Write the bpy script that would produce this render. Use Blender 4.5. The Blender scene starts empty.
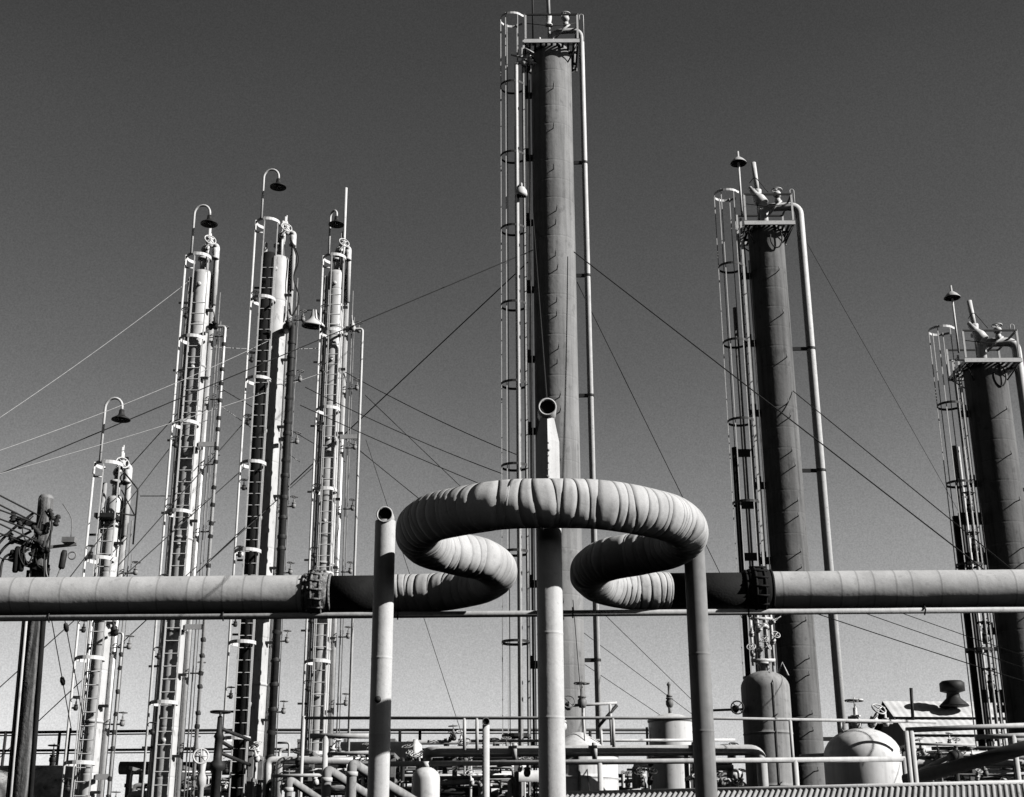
import bpy, math, random
from mathutils import Vector, Matrix
random.seed(7)
R_ = math.radians
scene = bpy.context.scene
col = scene.collection

# ------------------------------------------------------------------ camera
F = 1360.0
TH = R_(19.3); RO = R_(0.3)
CAM = Vector((0, 0, 1.6))
fwd = Vector((0, math.cos(TH), math.sin(TH)))
rt = Vector((1, 0, 0)); up = Vector((0, -math.sin(TH), math.cos(TH)))
CR = rt*math.cos(RO) - up*math.sin(RO)
CU = up*math.cos(RO) + rt*math.sin(RO)
def ray(px, py):
    return fwd + CR*((px-512)/F) + CU*((398.5-py)/F)
def P(px, py, Y):
    d = ray(px, py); return CAM + d*(Y/d.y)
def Q(px, py, h):
    d = ray(px, py); return CAM + d*((h-CAM.z)/d.z)
cd = bpy.data.cameras.new('camera'); cam = bpy.data.objects.new('camera', cd); col.objects.link(cam)
cd.sensor_width = 36; cd.lens = 36*F/1024; cd.clip_end = 5000; cd.clip_start = 0.1
m = Matrix((CR, CU, -fwd)).transposed().to_4x4(); m.translation = CAM
cam.matrix_world = m
scene.camera = cam

# ------------------------------------------------------------------ light
AZ, EL = 69, 30
S = Vector((math.sin(R_(AZ))*math.cos(R_(EL)), -math.cos(R_(AZ))*math.cos(R_(EL)), math.sin(R_(EL))))
sd = bpy.data.lights.new('sun', 'SUN'); sd.energy = 5.6; sd.angle = R_(0.5); sd.color = (1, 0.985, 0.965)
so = bpy.data.objects.new('sun', sd); col.objects.link(so)
so.rotation_euler = S.to_track_quat('Z', 'Y').to_euler()
w = bpy.data.worlds.new('World'); scene.world = w; w.use_nodes = True
nt = w.node_tree; nt.nodes.clear()
N = nt.nodes.new; L = nt.links.new
sky = N('ShaderNodeTexSky'); sky.sky_type = 'NISHITA'; sky.sun_disc = False
sky.sun_elevation = R_(EL); sky.sun_rotation = math.atan2(S.x, S.y)
sky.altitude = 0; sky.air_density = 1; sky.dust_density = 1.2; sky.ozone_density = 1
sep = N('ShaderNodeSeparateColor'); L(sky.outputs[0], sep.inputs[0])
tc = N('ShaderNodeTexCoord'); sx = N('ShaderNodeSeparateXYZ'); L(tc.outputs['Generated'], sx.inputs[0])
ramp = N('ShaderNodeValToRGB')          # the tonal response of the red-filtered film by height above the horizon
ramp.color_ramp.interpolation = 'B_SPLINE'
SKY = [(0.0, 0.62), (0.06, 0.62), (0.13, 0.60), (0.19, 0.52), (0.26, 0.42), (0.34, 0.29), (0.44, 0.225), (0.55, 0.205), (1.0, 0.08)]
while len(ramp.color_ramp.elements) < len(SKY): ramp.color_ramp.elements.new(0.5)
for e, (p, v) in zip(ramp.color_ramp.elements, SKY): e.position = p; e.color = (v, v, v, 1)
L(sx.outputs['Z'], ramp.inputs[0])
mul = N('ShaderNodeMath'); mul.operation = 'MULTIPLY'
L(sep.outputs[0], mul.inputs[0]); L(ramp.outputs[0], mul.inputs[1])
bg = N('ShaderNodeBackground'); bg.inputs[1].default_value = 0.15
gain = N('ShaderNodeMath'); gain.operation = 'MULTIPLY'; gain.inputs[1].default_value = 2.0
azf = N('ShaderNodeMapRange'); azf.interpolation_type = 'SMOOTHSTEP'     # dimming added behind the view to deepen the shadow sides
azf.inputs[1].default_value = -0.1; azf.inputs[2].default_value = 0.74; azf.inputs[3].default_value = 0.15; azf.inputs[4].default_value = 1.0
L(sx.outputs['Y'], azf.inputs[0])
m2 = N('ShaderNodeMath'); m2.operation = 'MULTIPLY'
L(mul.outputs[0], m2.inputs[0]); L(azf.outputs[0], m2.inputs[1])
grn = N('ShaderNodeTexNoise'); grn.inputs['Scale'].default_value = 950; grn.inputs['Detail'].default_value = 2     # fine noise put into the sky as film grain
L(tc.outputs['Generated'], grn.inputs['Vector'])
cl_ = N('ShaderNodeTexNoise'); cl_.inputs['Scale'].default_value = 2.5; cl_.inputs['Detail'].default_value = 4; L(tc.outputs['Generated'], cl_.inputs['Vector'])
g1 = N('ShaderNodeMapRange'); g1.inputs[1].default_value = .25; g1.inputs[2].default_value = .75; g1.inputs[3].default_value = .84; g1.inputs[4].default_value = 1.16; L(grn.outputs['Fac'], g1.inputs[0])
g2 = N('ShaderNodeMapRange'); g2.inputs[1].default_value = .3; g2.inputs[2].default_value = .7; g2.inputs[3].default_value = .92; g2.inputs[4].default_value = 1.08; L(cl_.outputs['Fac'], g2.inputs[0])
m3 = N('ShaderNodeMath'); m3.operation = 'MULTIPLY'; L(m2.outputs[0], m3.inputs[0]); L(g1.outputs[0], m3.inputs[1])
m4 = N('ShaderNodeMath'); m4.operation = 'MULTIPLY'; L(m3.outputs[0], m4.inputs[0]); L(g2.outputs[0], m4.inputs[1])
L(m4.outputs[0], gain.inputs[0]); L(gain.outputs[0], bg.inputs[0])
wo = N('ShaderNodeOutputWorld'); L(bg.outputs[0], wo.inputs[0])
scene.view_settings.view_transform = 'Standard'; scene.view_settings.look = 'None'
scene.view_settings.exposure = 0; scene.view_settings.gamma = 1
scene.cycles.max_bounces = 5; scene.cycles.diffuse_bounces = 0

# ------------------------------------------------------------------ materials
def mat(name, base, rough=0.6, metal=0.0, var=0.25, scale=3.0, zs=1.0, spot=0.0, bump=0.0, bscale=30, spec=0.3, fine=0.0, streak=0.0, attr=False):
    mt = bpy.data.materials.new(name); mt.use_nodes = True
    t = mt.node_tree; b = t.nodes['Principled BSDF']
    b.inputs['Roughness'].default_value = rough; b.inputs['Metallic'].default_value = metal
    b.inputs['Specular IOR Level'].default_value = spec
    tc = t.nodes.new('ShaderNodeTexCoord'); mp = t.nodes.new('ShaderNodeMapping')
    mp.inputs['Scale'].default_value = (1, 1, zs)
    t.links.new(tc.outputs['Object'], mp.inputs[0])
    n = t.nodes.new('ShaderNodeTexNoise'); n.inputs['Scale'].default_value = scale; n.inputs['Detail'].default_value = 8
    n.inputs['Roughness'].default_value = 0.65
    t.links.new(mp.outputs[0], n.inputs['Vector'])
    r = t.nodes.new('ShaderNodeMapRange'); r.inputs[1].default_value = 0.3; r.inputs[2].default_value = 0.7
    r.inputs[3].default_value = base*(1-var); r.inputs[4].default_value = min(0.9, base*(1+var))
    t.links.new(n.outputs['Fac'], r.inputs[0])
    out = r.outputs[0]
    if spot > 0:      # dark stains and chips
        n2 = t.nodes.new('ShaderNodeTexNoise'); n2.inputs['Scale'].default_value = scale*4.5; n2.inputs['Detail'].default_value = 5
        t.links.new(mp.outputs[0], n2.inputs['Vector'])
        r2 = t.nodes.new('ShaderNodeMapRange'); r2.inputs[1].default_value = 0.60; r2.inputs[2].default_value = 0.68
        r2.inputs[3].default_value = 1; r2.inputs[4].default_value = 1-spot
        t.links.new(n2.outputs['Fac'], r2.inputs[0])
        mm = t.nodes.new('ShaderNodeMath'); mm.operation = 'MULTIPLY'
        t.links.new(out, mm.inputs[0]); t.links.new(r2.outputs[0], mm.inputs[1]); out = mm.outputs[0]
    if fine > 0:
        n4 = t.nodes.new('ShaderNodeTexNoise'); n4.inputs['Scale'].default_value = 60; n4.inputs['Detail'].default_value = 3
        t.links.new(tc.outputs['Object'], n4.inputs['Vector'])
        r4 = t.nodes.new('ShaderNodeMapRange'); r4.inputs[1].default_value = 0.3; r4.inputs[2].default_value = 0.7
        r4.inputs[3].default_value = 1-fine; r4.inputs[4].default_value = 1+fine
        t.links.new(n4.outputs['Fac'], r4.inputs[0])
        mm = t.nodes.new('ShaderNodeMath'); mm.operation = 'MULTIPLY'
        t.links.new(out, mm.inputs[0]); t.links.new(r4.outputs[0], mm.inputs[1]); out = mm.outputs[0]
    if streak > 0:     # vertical runs of rain and rust
        mp2 = t.nodes.new('ShaderNodeMapping'); mp2.inputs['Scale'].default_value = (9, 9, .35)
        t.links.new(tc.outputs['Object'], mp2.inputs[0])
        n5 = t.nodes.new('ShaderNodeTexNoise'); n5.inputs['Scale'].default_value = 1.0; n5.inputs['Detail'].default_value = 6
        t.links.new(mp2.outputs[0], n5.inputs['Vector'])
        r5 = t.nodes.new('ShaderNodeMapRange'); r5.inputs[1].default_value = 0.45; r5.inputs[2].default_value = 0.68
        r5.inputs[3].default_value = 1; r5.inputs[4].default_value = 1-streak
        t.links.new(n5.outputs['Fac'], r5.inputs[0])
        mm = t.nodes.new('ShaderNodeMath'); mm.operation = 'MULTIPLY'
        t.links.new(out, mm.inputs[0]); t.links.new(r5.outputs[0], mm.inputs[1]); out = mm.outputs[0]
    if attr:
        at_ = t.nodes.new('ShaderNodeAttribute'); at_.attribute_name = 'tone'
        mm = t.nodes.new('ShaderNodeMath'); mm.operation = 'MULTIPLY'
        t.links.new(out, mm.inputs[0]); t.links.new(at_.outputs['Fac'], mm.inputs[1]); out = mm.outputs[0]
    cc = t.nodes.new('ShaderNodeCombineColor')
    for i in range(3): t.links.new(out, cc.inputs[i])
    t.links.new(cc.outputs[0], b.inputs['Base Color'])
    if bump > 0:
        n3 = t.nodes.new('ShaderNodeTexNoise'); n3.inputs['Scale'].default_value = bscale; n3.inputs['Detail'].default_value = 6
        t.links.new(tc.outputs['Object'], n3.inputs['Vector'])
        bp = t.nodes.new('ShaderNodeBump'); bp.inputs['Strength'].default_value = bump; bp.inputs['Distance'].default_value = 0.02
        t.links.new(n3.outputs['Fac'], bp.inputs['Height']); t.links.new(bp.outputs[0], b.inputs['Normal'])
    return mt
M = dict(
    canvas=mat('canvas_wrap', 0.58, 0.85, var=0.16, scale=2.2, spot=0.14, bump=0.22, bscale=10, spec=0.1, fine=0.07, attr=True),
    flatblack=mat('flat_black', 0.018, 0.8, var=0.3, bump=0.3, spec=0.1),  # plain black; also holds painted shade on the pipeline and in pole mouths
    collar=mat('crusted_flange', 0.22, 0.9, var=0.9, scale=16, spot=0.8, bump=1.0, bscale=25, spec=0.1),
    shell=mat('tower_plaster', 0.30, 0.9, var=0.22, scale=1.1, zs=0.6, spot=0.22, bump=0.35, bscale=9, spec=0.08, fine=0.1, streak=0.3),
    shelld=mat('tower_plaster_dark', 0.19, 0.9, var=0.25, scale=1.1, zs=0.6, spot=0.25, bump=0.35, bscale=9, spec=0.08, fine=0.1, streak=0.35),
    alu=mat('aluminium_paint', 0.62, 0.42, metal=0.35, var=0.13, scale=2.5, spot=0.2, bump=0.15, bscale=12, spec=0.4),
    white=mat('white_paint', 0.74, 0.5, var=0.12, scale=5, spot=0.35, spec=0.35),
    column=mat('column_metal', 0.66, 0.36, metal=0.0, var=0.18, scale=2.0, zs=0.5, spot=0.3, bump=0.15, bscale=8, spec=0.4),
    colblack=mat('column_weathered', 0.6, 0.55, metal=0.0, var=0.25, scale=2.0, zs=0.5, spot=0.35, spec=0.3),
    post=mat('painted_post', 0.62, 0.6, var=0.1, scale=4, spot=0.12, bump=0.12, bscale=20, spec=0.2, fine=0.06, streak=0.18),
    postdark=mat('dark_shaded_post', 0.28, 0.7, var=0.2, scale=4, spec=0.2, streak=0.3),  # grey darkened to carry the shade on the pole under the loop
    dark=mat('dark_steel', 0.03, 0.6, var=0.4, scale=8, spec=0.3),
    grey=mat('grey_steel', 0.25, 0.55, var=0.3, scale=5, spot=0.3, spec=0.3),
    wire=mat('wire_dark', 0.03, 0.6, var=0.2, spec=0.2),
    wirel=mat('wire_light', 0.40, 0.5, var=0.3, scale=12, spec=0.4),
    tank=mat('tank_aluminium', 0.84, 0.45, metal=0.0, var=0.12, scale=1.4, spot=0.15, bump=0.12, bscale=6, spec=0.3, streak=0.2),
    tankg=mat('tank_grey', 0.36, 0.8, var=0.16, scale=2.0, spot=0.2, bump=0.2, bscale=10, spec=0.1, fine=0.06, streak=0.3),
    wood=mat('pole_wood', 0.17, 0.9, var=0.85, scale=22, zs=0.06, spot=0.6, bump=1.0, bscale=16, spec=0.05, streak=.75),
    roof=mat('roof_sheet', 0.74, 0.6, var=0.2, scale=1.0, spot=0.25, spec=0.2),
    roofn=mat('near_roof_sheet', 0.40, 0.55, var=0.2, scale=1.5, spot=0.3, spec=0.3),
    wall=mat('shed_wall', 0.10, 0.8, var=0.3, scale=1.0, spec=0.1),
    ground=mat('gravel_ground', 0.03, 0.95, var=0.35, scale=0.5, spot=0.3, bump=0.5, bscale=3, spec=0.05, fine=0.2),
    lens=mat('porcelain', 0.7, 0.3, var=0.1, spec=0.5),
    drum=mat('drum_rusty', 0.5, 0.8, var=0.7, scale=3, spot=0.5, bump=0.3, spec=0.1),
)

# ------------------------------------------------------------------ mesh builder
class MB:
    def __init__(s): s.v = []; s.f = []; s.sm = []; s.ch = []
    def add(s, vs, fs, smooth=True):
        s.ch.append((len(s.v), len(s.f))); b = len(s.v); s.v += [tuple(x) for x in vs]; s.f += [tuple(i+b for i in f) for f in fs]; s.sm += [smooth]*len(fs)
        return s
    def box(s, c, size, rot=None):
        c = Vector(c); hx, hy, hz = [a/2 for a in size]; vs = []
        for z in (-hz, hz):
            for x, y in ((-hx, -hy), (hx, -hy), (hx, hy), (-hx, hy)):
                p = Vector((x, y, z))
                if rot: p = rot @ p
                vs.append(c+p)
        return s.add(vs, [(3, 2, 1, 0), (4, 5, 6, 7), (0, 1, 5, 4), (1, 2, 6, 5), (2, 3, 7, 6), (3, 0, 4, 7)], False)
    def tube(s, pts, r, n=10, caps=True, radii=None, closed=False):
        pts = [Vector(p) for p in pts]; k = len(pts); rs = radii or [r]*k
        tan = []
        for i in range(k):
            a = pts[(i-1) % k] if (i > 0 or closed) else pts[0]; b = pts[(i+1) % k] if (i < k-1 or closed) else pts[-1]
            t = (b-a); tan.append(t.normalized() if t.length > 1e-9 else Vector((0, 0, 1)))
        nrm = tan[0].orthogonal().normalized(); vs = []
        for i in range(k):
            nrm = (nrm - tan[i]*nrm.dot(tan[i])).normalized(); bn = tan[i].cross(nrm)
            for j in range(n):
                a = 2*math.pi*j/n
                vs.append(pts[i] + (nrm*math.cos(a)+bn*math.sin(a))*rs[i])
        fs = []
        for i in range(k if closed else k-1):
            o, q = i*n, ((i+1) % k)*n
            for j in range(n): fs.append((o+j, o+(j+1) % n, q+(j+1) % n, q+j))
        s.add(vs, fs)
        if caps and not closed:
            b = len(s.v)-len(vs)
            s.f.append(tuple(b+j for j in reversed(range(n)))); s.f.append(tuple(b+(k-1)*n+j for j in range(n))); s.sm += [False, False]
        return s
    def cyl(s, a, b, r, n=12): return s.tube([a, b], r, n)
    def lathe(s, prof, c=(0, 0, 0), ax=(0, 0, 1), n=32):
        c = Vector(c); ax = Vector(ax).normalized(); u = ax.orthogonal().normalized(); w_ = ax.cross(u); vs = []; fs = []
        for (r, z) in prof:
            for j in range(n):
                a = 2*math.pi*j/n; vs.append(c + ax*z + (u*math.cos(a)+w_*math.sin(a))*max(r, 1e-4))
        for i in range(len(prof)-1):
            for j in range(n): fs.append((i*n+j, i*n+(j+1) % n, (i+1)*n+(j+1) % n, (i+1)*n+j))
        return s.add(vs, fs)
    def open_tube(s, a, b, ro, ri, n=20):
        a = Vector(a); b = Vector(b); L_ = (b-a).length
        return s.lathe([(ri, L_*0.02), (ri, 0), (ro, 0), (ro, L_), (ri, L_), (ri, L_*0.98), (ri*0.98, 0.01+L_*0.5), (0, L_*0.5)][:0] or
                       [(0, L_*0.5), (ri, L_*0.5), (ri, 0), (ro, 0), (ro, L_), (ri, L_), (ri, L_*0.5)], a, b-a, n)
    def torus(s, c, R, r, ax=(0, 0, 1), n=20, k=6):
        c = Vector(c); ax = Vector(ax).normalized(); u = ax.orthogonal().normalized(); w_ = ax.cross(u)
        return s.tube([c+(u*math.cos(2*math.pi*i/n)+w_*math.sin(2*math.pi*i/n))*R for i in range(n)], r, k, closed=True)
    def strap(s, pts, hgt, th):      # a flat bar bent in the horizontal plane
        pts = [Vector(p) for p in pts]; k = len(pts)
        vs = []
        for i in range(k):
            t = (pts[min(i+1, k-1)]-pts[max(i-1, 0)]); nn = Vector((-t.y, t.x, 0)).normalized()*th/2
            for o in ((nn, -hgt/2), (nn, hgt/2), (-nn, hgt/2), (-nn, -hgt/2)):
                vs.append(pts[i]+o[0]+Vector((0, 0, o[1])))
        fs = []
        for i in range(k-1):
            for j in range(4): fs.append((i*4+j, i*4+(j+1) % 4, i*4+4+(j+1) % 4, i*4+4+j))
        return s.add(vs, fs, False)
    def valve(s, p, d, sz=1.0, wheel=True):   # body, flanges, stem and handwheel; d = stem direction
        p = Vector(p); d = Vector(d).normalized()
        s.lathe([(0, -.09*sz), (.05*sz, -.08*sz), (.075*sz, -.03*sz), (.075*sz, .03*sz), (.05*sz, .07*sz), (.07*sz, .075*sz), (.07*sz, .1*sz), (.03*sz, .105*sz), (.028*sz, .2*sz), (.012*sz, .21*sz), (.012*sz, .34*sz), (0, .34*sz)], p, d, 10)
        if wheel:
            c = p+d*.3*sz; s.torus(c, .12*sz, .014*sz, d, 14, 5)
            u = d.orthogonal().normalized(); v = d.cross(u)
            s.tube([c-u*.12*sz, c+u*.12*sz], .01*sz, 5); s.tube([c-v*.12*sz, c+v*.12*sz], .01*sz, 5)
        return s
    def each(s, name, material, parent=None):     # every primitive becomes an object of its own
        last = None; ends = s.ch[1:]+[(len(s.v), len(s.f))]
        for (v0, f0), (v1, f1) in zip(s.ch, ends):
            m_ = MB(); m_.v = s.v[v0:v1]; m_.f = [tuple(i-v0 for i in f) for f in s.f[f0:f1]]; m_.sm = s.sm[f0:f1]
            last = m_.build(name, material, parent)
        return last
    def build(s, name, material, parent=None, label=None):
        me = bpy.data.meshes.new(name); me.from_pydata(s.v, [], s.f); me.update()
        me.polygons.foreach_set('use_smooth', s.sm)
        me.materials.append(M[material] if isinstance(material, str) else material)
        o = bpy.data.objects.new(name, me); col.objects.link(o)
        if parent: o.parent = parent
        if label: o['label'] = label
        return o
def tag(o, label, cat, group=None):
    o['label'] = label; o['category'] = cat
    if group: o['group'] = group
    return o
def empty(name, loc, label, cat, group=None):
    o = bpy.data.objects.new(name, None); o.empty_display_size = 0.3; col.objects.link(o); o.location = loc
    return tag(o, label, cat, group)
def empty_part(name, parent):
    o = bpy.data.objects.new(name, None); o.empty_display_size = .2; col.objects.link(o); o.parent = parent; return o
def struct(o): o['kind'] = 'structure'; return o
def copy_part(o, parent, loc=(0, 0, 0), rz=0, scale=None):
    c = o.copy(); col.objects.link(c); c.parent = parent; c.location = loc; c.rotation_euler = (0, 0, rz)
    if scale: c.scale = (scale,)*3
    for ch in o.children:
        d = ch.copy(); col.objects.link(d); d.parent = c
    return c
def bend(pts, r, k=7):   # rounds the corners of a polyline
    pts = [Vector(p) for p in pts]; out = [pts[0]]
    for i in range(1, len(pts)-1):
        a, b, c = pts[i-1], pts[i], pts[i+1]
        d1 = (a-b); d2 = (c-b); q = min(r, d1.length*.49, d2.length*.49)
        p1 = b+d1.normalized()*q; p2 = b+d2.normalized()*q
        for j in range(k+1):
            t = j/k; out.append(p1*(1-t)**2 + b*2*t*(1-t) + p2*t*t)
    return out+[pts[-1]]
def V(*a): return Vector(a)

# ------------------------------------------------------------------ ground
g = MB(); n = 24; vs = []
for i in range(n+1):
    for j in range(n+1):
        x = -1500+3000*i/n; y = -900+3000*j/n; vs.append((x, y, 0))
g.add(vs, [(i*(n+1)+j, (i+1)*(n+1)+j, (i+1)*(n+1)+j+1, i*(n+1)+j+1) for i in range(n) for j in range(n)], False)
struct(g.build('ground', 'ground'))

# ------------------------------------------------------------------ insulated pipeline with its expansion loop
HP = 5.8; RP = 0.298
def catmull(pts, step=0.06):
    out = []
    P4 = [pts[0]*2-pts[1]]+pts+[pts[-1]*2-pts[-2]]
    for i in range(1, len(P4)-2):
        a, b, c, d = P4[i-1:i+3]; n_ = max(2, int((c-b).length/step))
        for k in range(n_):
            t = k/n_
            out.append(0.5*((2*b)+(c-a)*t+(2*a-5*b+4*c-d)*t*t+(3*b-a-3*c+d)*t**3))
    return out+[pts[-1]]
def wrapped(name, path, spacing, parent, r=RP, lap=0.012, tilt=0.12, material='canvas', jit=0.35):
    """a pipe wrapped in overlapping bands of canvas: every band starts proud of the one before it"""
    cum = [0]
    for i in range(1, len(path)): cum.append(cum[-1]+(path[i]-path[i-1]).length)
    tot = cum[-1]
    def at(s_):
        s_ = max(0, min(tot, s_)); i = 0
        lo, hi = 0, len(cum)-1
        while hi-lo > 1:
            md = (lo+hi)//2
            if cum[md] <= s_: lo = md
            else: hi = md
        t = (s_-cum[lo])/max(1e-9, cum[hi]-cum[lo])
        return path[lo].lerp(path[hi], t), (path[hi]-path[lo]).normalized()
    mb = MB(); nn = 44; s0 = 0.0; rings = []; tones = []; ta, va = 0.0, 0.0
    while s0 < tot:
        ln = spacing*(1+random.uniform(-jit, jit)); s1 = min(tot, s0+ln)
        tb = random.uniform(-tilt, tilt); vb = random.uniform(-tilt*.5, tilt*.5)
        tone = random.uniform(.86, 1.06) if lap > .002 else random.uniform(.95, 1.05); L_ = random.uniform(0.2, 1.3)*lap; sl = random.uniform(0.2, 1)*lap*.4
        k = max(3, int((s1-s0)/0.05)); sf = (.988, .998) if lap > .002 else (1-.03/(s1-s0+.031), 1-.004/(s1-s0+.031))
        for q in range(k+1):
            t = q/k; rr = r + (L_*(1-t)*0.55 if lap > .002 else 0) + lap*.08*math.sin(math.pi*t)
            fade = 1
            rings.append((s0+(s1-s0)*t*(sf[0]-.003), rr, ta+(tb-ta)*t, va+(vb-va)*t)); tones.append(tone*(1-(.10 if lap > .002 else .05)*(t > .9)))
        gd = min(.007, lap*.3) if lap > .002 else 0
        rings.append((s0+(s1-s0)*sf[0], r-gd, tb, vb))
        rings.append((s0+(s1-s0)*sf[1], r-gd, tb, vb)); ta, va = tb, vb; tones += [tone*.7]*2
        s0 = s1
    vs = []
    for (s_, rr, tl, tv) in rings:
        for j in range(nn):
            a = 2*math.pi*j/nn
            off = tl*r*math.cos(a)+tv*r*math.sin(a)*1.0
            off *= min(1, s_/0.3, (tot-s_)/0.3) if tot > 1 else 0
            c, t_ = at(s_+off)
            sd_ = t_.cross(V(0, 0, 1)).normalized(); u_ = V(0, 0, 1)
            lump = (0.006*math.sin(a*3+s_*2.1)+0.004*math.sin(a*5+s_*5.3))*(1 if lap > .002 else .3)
            vs.append(c+(sd_*math.cos(a)+u_*math.sin(a))*(rr+lump))
    fs = [(i*nn+j, i*nn+(j+1) % nn, (i+1)*nn+(j+1) % nn, (i+1)*nn+j) for i in range(len(rings)-1) for j in range(nn)]
    fs.append(tuple(reversed(range(nn)))); fs.append(tuple(len(vs)-nn+j for j in range(nn)))
    mb.add(vs, fs)
    o = mb.build(name, material, parent)
    at2 = o.data.attributes.new('tone', 'FLOAT', 'POINT')
    at2.data.foreach_set('value', [tn for tn in tones for _ in range(nn)])
    return o
LA = Q(0, 596.5, HP); LB = Q(1024, 588.5, HP)
ld = (LB-LA).normalized()
def on_line(px):      # the point of the straight line seen at picture column px
    d = ray(px, 596.5-8*px/1024); d2 = V(d.x, d.y, 0); nrm = V(-ld.y, ld.x, 0)
    t = (LA-CAM).dot(nrm)/d2.dot(nrm); p = CAM+d2*t; p.z = HP; return p
root = empty('insulated_pipeline', V(0, LA.y, 0), 'thick canvas wrapped pipeline crossing the whole picture with a big horizontal expansion loop', 'pipeline')
off = V(0, LA.y, 0)
def rel(pts): return [p-off for p in pts]
wrapped('insulated_pipe', rel([on_line(318)-ld*24, on_line(312)]), 0.45, root, tilt=0.02, lap=.0009, jit=.5)
wrapped('insulated_pipe', rel([on_line(764), on_line(764)+ld*24]), 0.45, root, tilt=0.02, lap=.0009, jit=.5)
loop_px = [(397, 593), (425, 592.5), (455, 590), (482, 584), (497, 572), (483, 560), (457, 554), (432, 547), (418, 534), (428, 520), (455, 511.5), (500, 505.5), (550, 503.5),
           (600, 505), (645, 511), (675, 520), (685.5, 533), (670, 546), (640, 553), (610, 559), (590, 571), (600, 584), (627, 589.5), (650, 590.5)]
lp = [Q(x, y, HP) for x, y in loop_px]
la = on_line(384); lb = on_line(668)
path = catmull([la]+lp[1:-1]+[lb])
wrapped('expansion_loop', rel(path), 0.125, root, tilt=0.28, jit=0.6, lap=.0024)
MB().cyl(*rel([on_line(322), on_line(384)]), RP-.012, 32).build('shaded_pipe', 'flatblack', root, 'black stretch of painted shadow beside the left collar')  # shadow across the straight line is put into the black colour
MB().cyl(*rel([on_line(668), on_line(756)]), RP-.012, 32).build('shaded_pipe', 'flatblack', root, 'black stretch of painted shadow beside the right collar')
for px, mt_, lb_ in ((318, 'collar', 'crusted round collar with pale patches'), (758, 'flatblack', 'black round collar')):
    mb = MB(); c = on_line(px)-off; prof = []
    for k in range(13):
        t = k/12; prof.append((RP+0.075*math.sin(math.pi*t)**.45-.01, -0.2+0.4*t))
    prof = [(0, -.2)]+prof+[(0, .2)]
    mb.lathe(prof, c, ld, 40)
    # ragged lumps of plaster packed around the joint
    for k in range(46 if mt_ == 'collar' else 0):
        a = random.uniform(0, 6.28); x = random.uniform(-.17, .17); rr = RP+.055
        u = V(0, 0, 1); v_ = ld.cross(u)
        q = c+ld*x+(u*math.cos(a)+v_*math.sin(a))*rr; z = random.uniform(.015, .032)
        mb.lathe([(0, -z), (z*.8, -z*.5), (z, 0), (z*.8, z*.5), (0, z)], q, (random.random(), random.random(), random.random()+.1), 6)
    for dx in (-.2, -.07, .07, .2): mb.torus(c+ld*dx, RP+(.01 if abs(dx) > .1 else .06), .024, ld, 36, 8)
    for k in range(16):     # bolt heads round the joint
        a = 2*math.pi*k/16; u = V(0, 0, 1); v_ = ld.cross(u); q = c+(u*math.cos(a)+v_*math.sin(a))*(RP+.075)
        mb.tube([q-ld*.12, q+ld*.12], .017, 6)
    mb.build('joint_collar', mt_, root, lb_)

# slim conduit pipe just beneath
a = P(-420, 618.5+3.6, LA.y-.15); b = P(1440, 606, LB.y-.15)
a = P(0, 618.3, LA.y-.12); b = P(1024, 609.5, LB.y-.12); dd = (b-a)
mb = MB().cyl(a-dd*.6, b+dd*.6, 0.05, 14)
o = mb.build('conduit_pipe', 'post'); tag(o, 'slim straight pale pipe running just beneath the thick wrapped pipeline', 'pipe')
mb = MB()
for px in range(-300, 1400, 175):
    t = px/1024; c = a+dd*t; mb.tube([c+V(0, 0.0, -.07), c+V(0, -.075, 0), c+V(0, -.02, .09)], .012, 6)
cl = mb.each('pipe_clip', 'dark', o)

# ------------------------------------------------------------------ support poles
def support(px, py, Y, r, top_r, label, material='post', mouth=True, bolts=False, neck=0.0, name='support_pole', tlen=None, shaft_top=0):
    p = P(px, py, Y)
    t = empty(name, V(p.x, p.y, 0), label, 'pole', 'steel poles holding the pipeline' if name == 'support_pole' else None)
    H = p.z
    zt = H-neck-(top_r*.55 if mouth else 0)+shaft_top*.98
    prof = [(0, 0), (r+.12, 0), (r+.12, .03), (r, .03)]
    for zz in (2.05, 3.35, 4.35): prof += [(r, zz-.03), (r+.001, zz-.01), (r+.003, zz-.005), (r+.003, zz+.005), (r, zz+.012), (r, zz+.03)] if zz < zt-.2 else []
    prof += [(r, zt-.01-neck*.4), (r*(0.75 if neck else 1), zt), (0, zt)]
    MB().lathe(prof, n=36).build('pole_shaft', material, t)
    if mouth:
        tl = tlen or r*1.1
        MB().open_tube((0, -tl, H), (0, tl, H), top_r, top_r*.82, 28).build('pipe_mouth', material, t)
        MB().lathe([(0, 0), (top_r*.8, 0)], (0, -tl+.05, H), (0, -1, 0), 24).build('mouth_shadow', 'flatblack', t)
        if neck and not shaft_top:
            MB().box((0, 0, H-top_r-neck*.5), (r*1.0, .05, neck+.3)).box((0, 0, H-top_r-neck*.5), (.05, r*1.3, neck+.3)).build('gusset_plate', material, t)
    if bolts:
        mb = MB()
        for k in range(12): mb.lathe([(0, .03), (.02, .03), (.024, 0)], (-.005+.01*random.random(), -r+.004, H-.38-k*.075), (0, -1, 0), 6)
        mb.build('bolt_row', 'dark', t)
    return t
t = support(385.5, 517, 18.4, .142, .115, 'left pale steel pole ending beside the loop with a round open mouth')
MB().lathe([(0, 0), (.04, 0), (.045, .05), (.02, .07), (0, .07)], (-.02, -.14, P(382, 701, 18.4).z), (0, -1, 0), 12).build('boss', 'dark', t)
t = support(547, 411, 16.5, .158, .118, 'tall central steel pole rising through the middle of the loop', neck=.12, shaft_top=-1.12)
Hc = P(547, 411, 16.5).z; vs = []
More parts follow.
